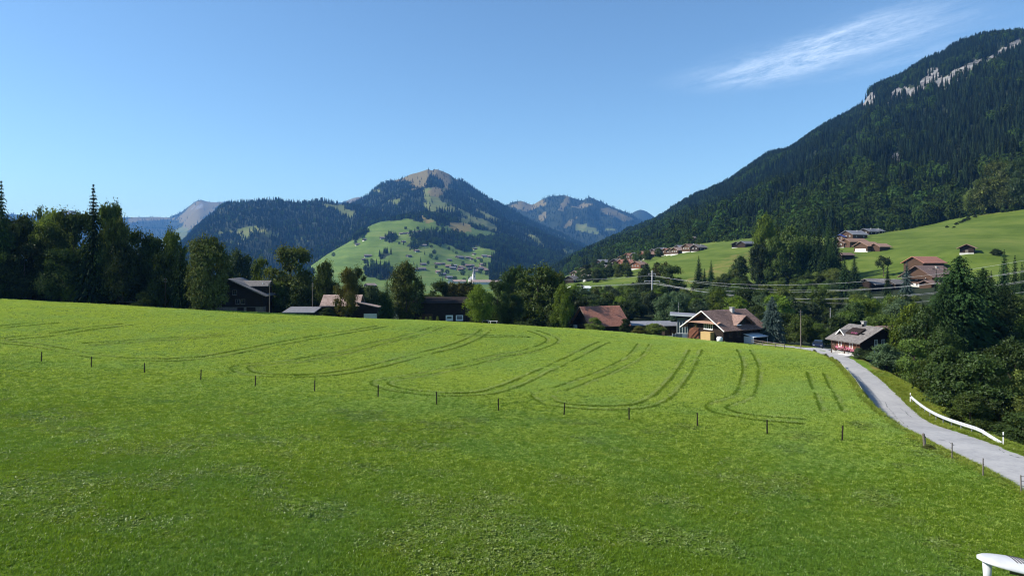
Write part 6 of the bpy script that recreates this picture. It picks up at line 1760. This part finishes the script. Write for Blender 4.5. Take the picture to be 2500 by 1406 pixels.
far_house(2084, 584, 10.5, 14, -66, 'roof_slate', 'wood_brown', 1.8, 'wide slate-roofed house at the foot of the mountain forest', None, 4.0, 0.5, VAL)
far_house(2059, 586, 7, 8, -60, 'roof_blue', 'wood_brown', 1.0, 'house with a bright blue roof beside the spruce clump', None, 3.0, 0.4, VAL)
far_house(2120, 573, 8.5, 11, -60, 'roof_slate', 'wood_dark', 1.0, 'dark house with slate roof just under the forest edge', None, 3.2, 0.5, VAL)
far_house(2140, 570, 7.0, 8, -60, 'roof_slate', 'wood_dark', 0.8, 'low dark house next to the white-roofed one', None, 2.8, 0.45, VAL)
far_house(2157, 560, 8.0, 10, -50, 'roof_white', 'wood_dark', 1.2, 'house with a gleaming white roof at the forest edge', None, 4.0, 0.75, VAL)
far_house(2175, 557, 6.5, 7, -50, 'roof_brown', 'wood_dark', 0.8, 'small brown house beside the white-roofed one', None, 3.0, 0.5, VAL)
far_house(2251, 548, 9.5, 10, -28, 'roof_grey', 'wood_dark', 2.4, 'half-timbered chalet with white ground floor at the forest edge', None, 5.0, 0.5, VAL)
far_house(2305, 531, 7.0, 8, -55, 'roof_pink', 'wood_brown', 0.8, 'small tan-roofed cabin at the top of the alpine meadow', None, 2.8, 0.5, VAL, wins=False, name='cabin')
far_house(1799, 604, 6, 6, -30, 'roof_grey', 'wood_dark', 1.4, 'dark hut with white base under trees at the meadow top', None, 3.2, 0.5, VAL, wins=False, name='hut')
far_house(1822, 602, 7, 10, -60, 'roof_slate', 'wood_dark', 0, 'dark barn under the trees beside the tall yellow-green tree', None, 3.0, 0.45, VAL, wins=False, name='barn')
far_house(1694, 592, 8, 8, -30, 'roof_pink', 'wood_dark', 2.0, 'solitary chalet with pale roof on the small meadow below the forest', None, 4.0, 0.6)
far_house(1648, 772, 6, 7, -40, 'roof_grey', 'wood_dark', 0, 'dark cabin hidden in the trees behind the pavilion', None, 3.2, 0.5, VAL, wins=False, name='cabin', sink=0)
# hamlet on the slope
HB = 'timber chalet with %s roof in the hamlet on the slope beyond the valley trees'
RN_ = {'roof_brown': 'dark brown', 'roof_red': 'red-brown', 'roof_tan': 'orange-tan', 'roof_grey': 'grey', 'roof_slate': 'slate', 'roof_pink': 'pale pinkish'}
for px, py, W, L, rz, rf, wl_, bs in ((1397,690,10,11,-40,'roof_grey','wood_dark',0),(1412,676,9,11,-50,'roof_pink','wood_brown',1.2),(1428,668,8,9,-50,'roof_brown','wood_brown',1),(1438,674,10,13,-55,'roof_pink','wood_brown',1.4),(1446,684,9,10,-40,'roof_pink','plaster',1.5),(1416,660,9,12,-60,'roof_grey','wood_dark',0),(1440,664,8,9,-60,'roof_grey','wood_dark',0.5),(1455,662,9,11,-60,'roof_grey','wood_dark',0.5),(1472,660,9,11,-60,'roof_grey','wood_dark',0.5),
    (1443,648,9,10,-60,'roof_slate','wood_dark',0),(1474,648,10,13,-60,'roof_slate','wood_dark',1),(1509,648,10,11,-50,'roof_grey','wood_dark',1),(1531,650,11,14,-60,'roof_red','wood_red',1.6),(1500,662,9,11,-60,'roof_pink','wood_brown',0.8),(1517,660,9,11,-60,'roof_brown','wood_brown',0.8),(1524,636,8,9,-50,'roof_brown','wood_brown',1),(1539,633,9,10,-50,'roof_red','wood_brown',1.4),(1557,632,9,10,-55,'roof_slate','wood_brown',1),(1582,630,11,14,-65,'roof_tan','wood_red',1.6),(1560,655,9,9,-45,'roof_tan','wood_red',1.4),
    (1616,620,9,10,-55,'roof_slate','wood_dark',0.8),(1632,621,8,9,-50,'roof_red','wood_brown',1),(1645,620,9,10,-50,'roof_tan','wood_brown',1),(1660,619,9,12,-60,'roof_pink','wood_brown',0.8),(1666,613,9,12,-60,'roof_slate','wood_dark',0.8),(1688,613,9,12,-60,'roof_brown','wood_brown',0.8),(1706,612,8,9,-55,'roof_grey','wood_dark',0.6),(1600,622,8,9,-50,'roof_grey','wood_dark',0.6)):
    far_house(px, py, W, L, rz + random.uniform(-6, 6), rf, wl_, bs, HB % RN_[rf], 'hamlet chalets, %s roofs' % RN_[rf], random.uniform(3.4, 4.6), 0.48, (3, 4))
far_house(1416, 712, 8, 10, -70, 'roof_white', 'plaster', 0, 'white flat-roofed shed below the hamlet among the trees', None, 3.0, 0.2, VAL, wins=False, name='shed')
for px, py, lb in ((1694, 770, 'white tent-like canopy behind the pavilion roof'), (1771, 768, 'cream coloured camper trailer glimpsed above the chalet ridge')):
    q = px_house(px, 235); z = 17 - (py - HY) / F * 235
    e = empty('canopy' if px == 1694 else 'camper_trailer', (q[0], q[1], z - 0.6), R(20))
    MB().prism([(-3.2, -1.2, 0.2), (3.2, -1.2, 0.2), (3.2, -1.2, 1.6), (0, -1.2, 2.4), (-3.2, -1.2, 1.6)], (0, 2.4, 0)).build('cover' if px == 1694 else 'body', M['white'], e)
    MB().box((0, -1.23, 0.9), (3.0, 0.04, 0.6)).build('window', M['glass'], e)
    for s_ in (-2.4, 2.4): MB().box((s_, 0, -1.5), (0.3, 2.0, 3.4)).build('leg', M['grey_metal'], e)
    tag(e, lb, 'canopy' if px == 1694 else 'trailer')
# green hill and the village at its foot
GB = 'small dark timber farmhouse scattered on the green hill below the peak'
PB = 'small farmhouse with pale roof scattered on the green hill below the peak'
for px, py, W, pale in ((942,529,13,1),(954,572,12,1),(979,572,12,1),(988,571,11,0),(997,571,11,1),(1012,568,14,0),(1024,567,13,0),(935,583,20,0),(891,587,14,0),(873,598,15,0),(800,610,14,1),(791,626,17,1),(898,627,20,0),(888,635,11,0),(998,627,14,0),(985,592,13,0),(1017,614,15,1),(1033,601,20,0),(1097,637,13,0),(1068,646,16,1),(1081,646,12,0),(1033,647,15,0),(1030,659,20,0),(1014,660,14,0),(1160,609,12,0),(1122,630,24,0),(1142,631,16,0),(904,700,22,1)):
    far_house(px, py, W * 0.75, W, random.uniform(-80, -40), 'roof_pink' if pale else 'roof_grey', 'wood_dark', 1.4 if pale else 0.6, PB if pale else GB, 'pale-roofed farmhouses on the green hill' if pale else 'dark farmhouses on the green hill', random.uniform(3.6, 4.8), 0.5, (0, 4), courses=2)
VB = 'chalet with %s roof in the village at the foot of the green hill'
for px, py in ((1094,653),(1105,657),(1110,652),(1123,661),(1125,654),(1142,652),(1147,659),(1158,656),(1171,660),(1181,658),(1070,666),(1096,680),(1157,622),(1176,648),(1182,627),(1193,628),(1175,656),(1130,657),(1165,664),(1188,662),(1136,648),(1150,650),(1080,672),(1168,632),(1150,634)):
    rf = random.choice(['roof_brown', 'roof_grey', 'roof_pink', 'roof_grey', 'roof_slate'])
    W = random.uniform(9, 13)
    far_house(px, py, W, W * random.uniform(1.1, 1.4), random.uniform(-85, -35), rf, random.choice(['wood_dark', 'wood_brown']), random.choice([0.8, 2.0]), VB % RN_[rf], 'village chalets, %s roofs' % RN_[rf], random.uniform(4, 6), 0.5, (0, 4), courses=2)
far_house(1101, 692, 12, 14, -8, 'roof_pink', 'plaster', 0, 'white gabled house at the valley-side edge of the village', None, 6.5, 0.75, (0, 4), courses=2)
far_house(1120, 691, 15, 34, -78, 'roof_pink', 'plaster', 0, 'long pale-roofed building beside the white gabled village house', None, 5, 0.5, (0, 4), courses=2)
far_house(1175, 694, 17, 44, -80, 'roof_pink', 'plaster', 0, 'big white building with wide pinkish roof below the church', None, 6.5, 0.55, (0, 4), courses=2)
far_house(1205, 692, 13, 26, -75, 'roof_pink', 'plaster', 0, 'long low building with pinkish roof at the end of the village', None, 5, 0.5, (0, 4), courses=2)
# church
q = ground_at(1157, 692, (0, 4))
e = empty('church', q, R(20))
tw = MB().box((0, 0, 7), (6.2, 6.2, 30)).build('tower', M['plaster'], e)
MB().box((0, 0, 22.3), (6.9, 6.9, 0.8)).build('cornice', M['plaster'], tw)
for s_ in (-1, 1): MB().box((s_ * 0, -3.14, 16.5 + s_ * 1.6), (1.6, 0.1, 2.2)).build('belfry_window', M['black'], tw)
sp = MB(); V = []
for z_, r_ in ((22.5, 4.4), (25.5, 3.2), (29, 2.2), (42, 0.12)):
    for k in range(8): V.append((math.cos(k * math.pi / 4 + 0.39) * r_, math.sin(k * math.pi / 4 + 0.39) * r_, z_))
sp.add(V, [(i * 8 + k, i * 8 + (k + 1) % 8, (i + 1) * 8 + (k + 1) % 8, (i + 1) * 8 + k) for i in range(3) for k in range(8)] + [tuple(range(8))[::-1], tuple(range(24, 32))])
sp.build('spire', M['roof_slate'], e)
b = MB(); b.prism([(-6.5, 3, -4), (6.5, 3, -4), (6.5, 3, 9), (0, 3, 16), (-6.5, 3, 9)], (0, 22, 0)); b.build('nave', M['plaster'], e)
b = MB()
for s_ in (-1, 1): b.prism([(0, 2.4, 16.6), (s_ * 7.2, 2.4, 8.6), (s_ * 7.2, 2.4, 8.2), (0, 2.4, 16.1)], (0, 23.2, 0))
b.build('nave_roof', M['roof_slate'], e)
tag(e, 'white church tower with dark pointed spire rising above the village', 'church')

# ------------------------------------------------------------------ poles and power lines
px0, D0 = 1592, 270
x, y = px_house(px0, D0); zb = g1(x, y); zt = 17 - (660 - HY) / F * D0
e = empty('power_pole', (x, y, zb), R(-35))
Hh = zt - zb
MB().tube([(0, 0, -1), (0, 0, Hh * 0.6), (0, 0, Hh)], [0.34, 0.28, 0.22], 12).build('mast', M['concrete'], e, True)
za, zc_ = 17 - (668 - HY) / F * D0 - zb, 17 - (686 - HY) / F * D0 - zb
MB().bar((-1.5, 0, za), (1.5, 0, za), 0.14, 0.18).build('crossarm', M['grey_metal'], e)
MB().bar((-3.2, 0, zc_), (3.2, 0, zc_), 0.14, 0.18).build('crossarm', M['grey_metal'], e)
for u, zz_ in ((-1.4, za), (1.4, za), (-3.1, zc_), (-1.2, zc_), (1.2, zc_), (3.1, zc_)):
    MB().tube([(u, 0, zz_ - 0.05), (u, 0, zz_ - 0.25), (u, 0, zz_ - 0.5), (u, 0, zz_ - 0.7)], [0.05, 0.10, 0.10, 0.04], 8).build('insulator', M['grey_metal'], e)
MB().tube([(0.25, 0, Hh * 0.35), (0.25, 0, Hh * 0.37)], 0.05, 6).build('step', M['grey_metal'], e)
tag(e, 'tall grey concrete power pole with two crossarms above the valley trees', 'power pole')
ca, sa = math.cos(R(-35)), math.sin(R(-35))
def wire(u, zz_, py21, py25, lab):
    """a hanging conductor from the pole to the next support beyond the frame; sag fitted to the two rows seen"""
    A = np.array([x + u * ca, y + u * sa, zb + zz_ - 0.7])
    B = np.array([175.0 + u * 0.5, 158.0, 0.0])
    def s_at(px):
        k = (px - CX) / F
        return (k * A[1] - A[0]) / ((B[0] - A[0]) - k * (B[1] - A[1]))
    rows = []
    for px, py in ((2100, py21), (2500, py25)):
        s = s_at(px); yy_ = A[1] + s * (B[1] - A[1]); zz2 = ZC + (HY - py) / F * yy_
        rows.append((s, zz2 - A[2] * (1 - s)))
    (s1, r1), (s2, r2) = rows
    # z = zA(1-s) + zB s - 4 sag s(1-s)
    Mx = np.array([[s1, -4 * s1 * (1 - s1)], [s2, -4 * s2 * (1 - s2)]])
    zB, sag = np.linalg.solve(Mx, np.array([r1, r2]))
    pts = []
    for s in np.linspace(0, 1, 60):
        p = A * (1 - s) + B * s
        pts.append((p[0], p[1], A[2] * (1 - s) + zB * s - 4 * sag * s * (1 - s)))
    o = MB().tube(pts, 0.022, 5, False).build('power_line', M['wire'])
    tag(o, lab, 'power line', 'power lines spanning the valley'); return A, sag
PL = 'sagging bright power line wire spanning from the concrete pole across the valley trees'
ws = [(-1.4, za, 688, 636), (1.4, za, 706, 661), (-3.1, zc_, 708, 664), (-1.2, zc_, 727, 686), (1.2, zc_, 729, 689), (3.1, zc_, 741, 713)]
ends = [wire(*w, PL) for w in ws]
for A, sag in ends:                                         # the spans going off behind the trees to the other side
    B = np.array([A[0] - 60, A[1] + 130, A[2] - 2])
    pts = [tuple((A * (1 - s) + B * s) - np.array([0, 0, 4 * 2.2 * s * (1 - s)])) for s in np.linspace(0, 1, 24)]
    tag(MB().tube(pts, 0.016, 5, False).build('power_line', M['wire']), 'power line wire leaving the concrete pole towards the hamlet', 'power line', 'power lines towards the hamlet')
for px, D, top, r_, mt, lb in ((1955, 128, 757, 0.085, 'wood_grey', 'bare wooden utility pole beside the lane near the parked car'), (1657, 215, 738, 0.10, 'concrete', 'short grey pole among the trees behind the pavilion'), (1790, 220, 745, 0.10, 'concrete', 'grey pole rising just behind the chimney of the brown chalet'), (1808, 222, 746, 0.10, 'concrete', 'second grey pole rising behind the brown chalet ridge'),
    (763, 163, 690, 0.09, 'wood_grey', 'thin pole between the broad domed tree and the faded barn'), (404, 149, 678, 0.10, 'wood_dark', 'dark pole with short crossarms in front of the grove'), (658, 157, 690, 0.08, 'wood_grey', 'thin pole at the corner of the dark chalet wing'), (2027, 175, 752, 0.09, 'concrete', 'pale pole in the trees beyond the grey-roofed house')):
    xx, yy_ = px_house(px, D); z0 = g1(xx, yy_); z1 = 17 - (top - HY) / F * D
    e = empty('utility_pole', (xx, yy_, z0))
    MB().tube([(0, 0, -0.8), (0, 0, z1 - z0)], [r_ * 1.2, r_ * 0.8], 8).build('mast', M[mt], e)
    for dz in (0.3, 0.8): MB().bar((-0.35, 0, z1 - z0 - dz), (0.35, 0, z1 - z0 - dz), 0.07).build('crossarm', M['grey_metal'], e)
    tag(e, lb, 'pole')
# ------------------------------------------------------------------ haze: the air of the valley
hz = MB().box((0, 5900, 500), (46000, 16800, 1275)).build('haze', None)
m, nt, out = mat('haze_air')
pv = N(nt, 'ShaderNodeVolumePrincipled')
pv.inputs['Color'].default_value = (0.14, 0.42, 1.0, 1)
pv.inputs['Absorption Color'].default_value = (0.16, 0.16, 0.16, 1)
pv.inputs['Density'].default_value = 5.5e-5
pv.inputs['Anisotropy'].default_value = 0.0
nt.links.new(pv.outputs[0], out.inputs['Volume'])
hz.data.materials.append(m)
tag(hz, kind='stuff')
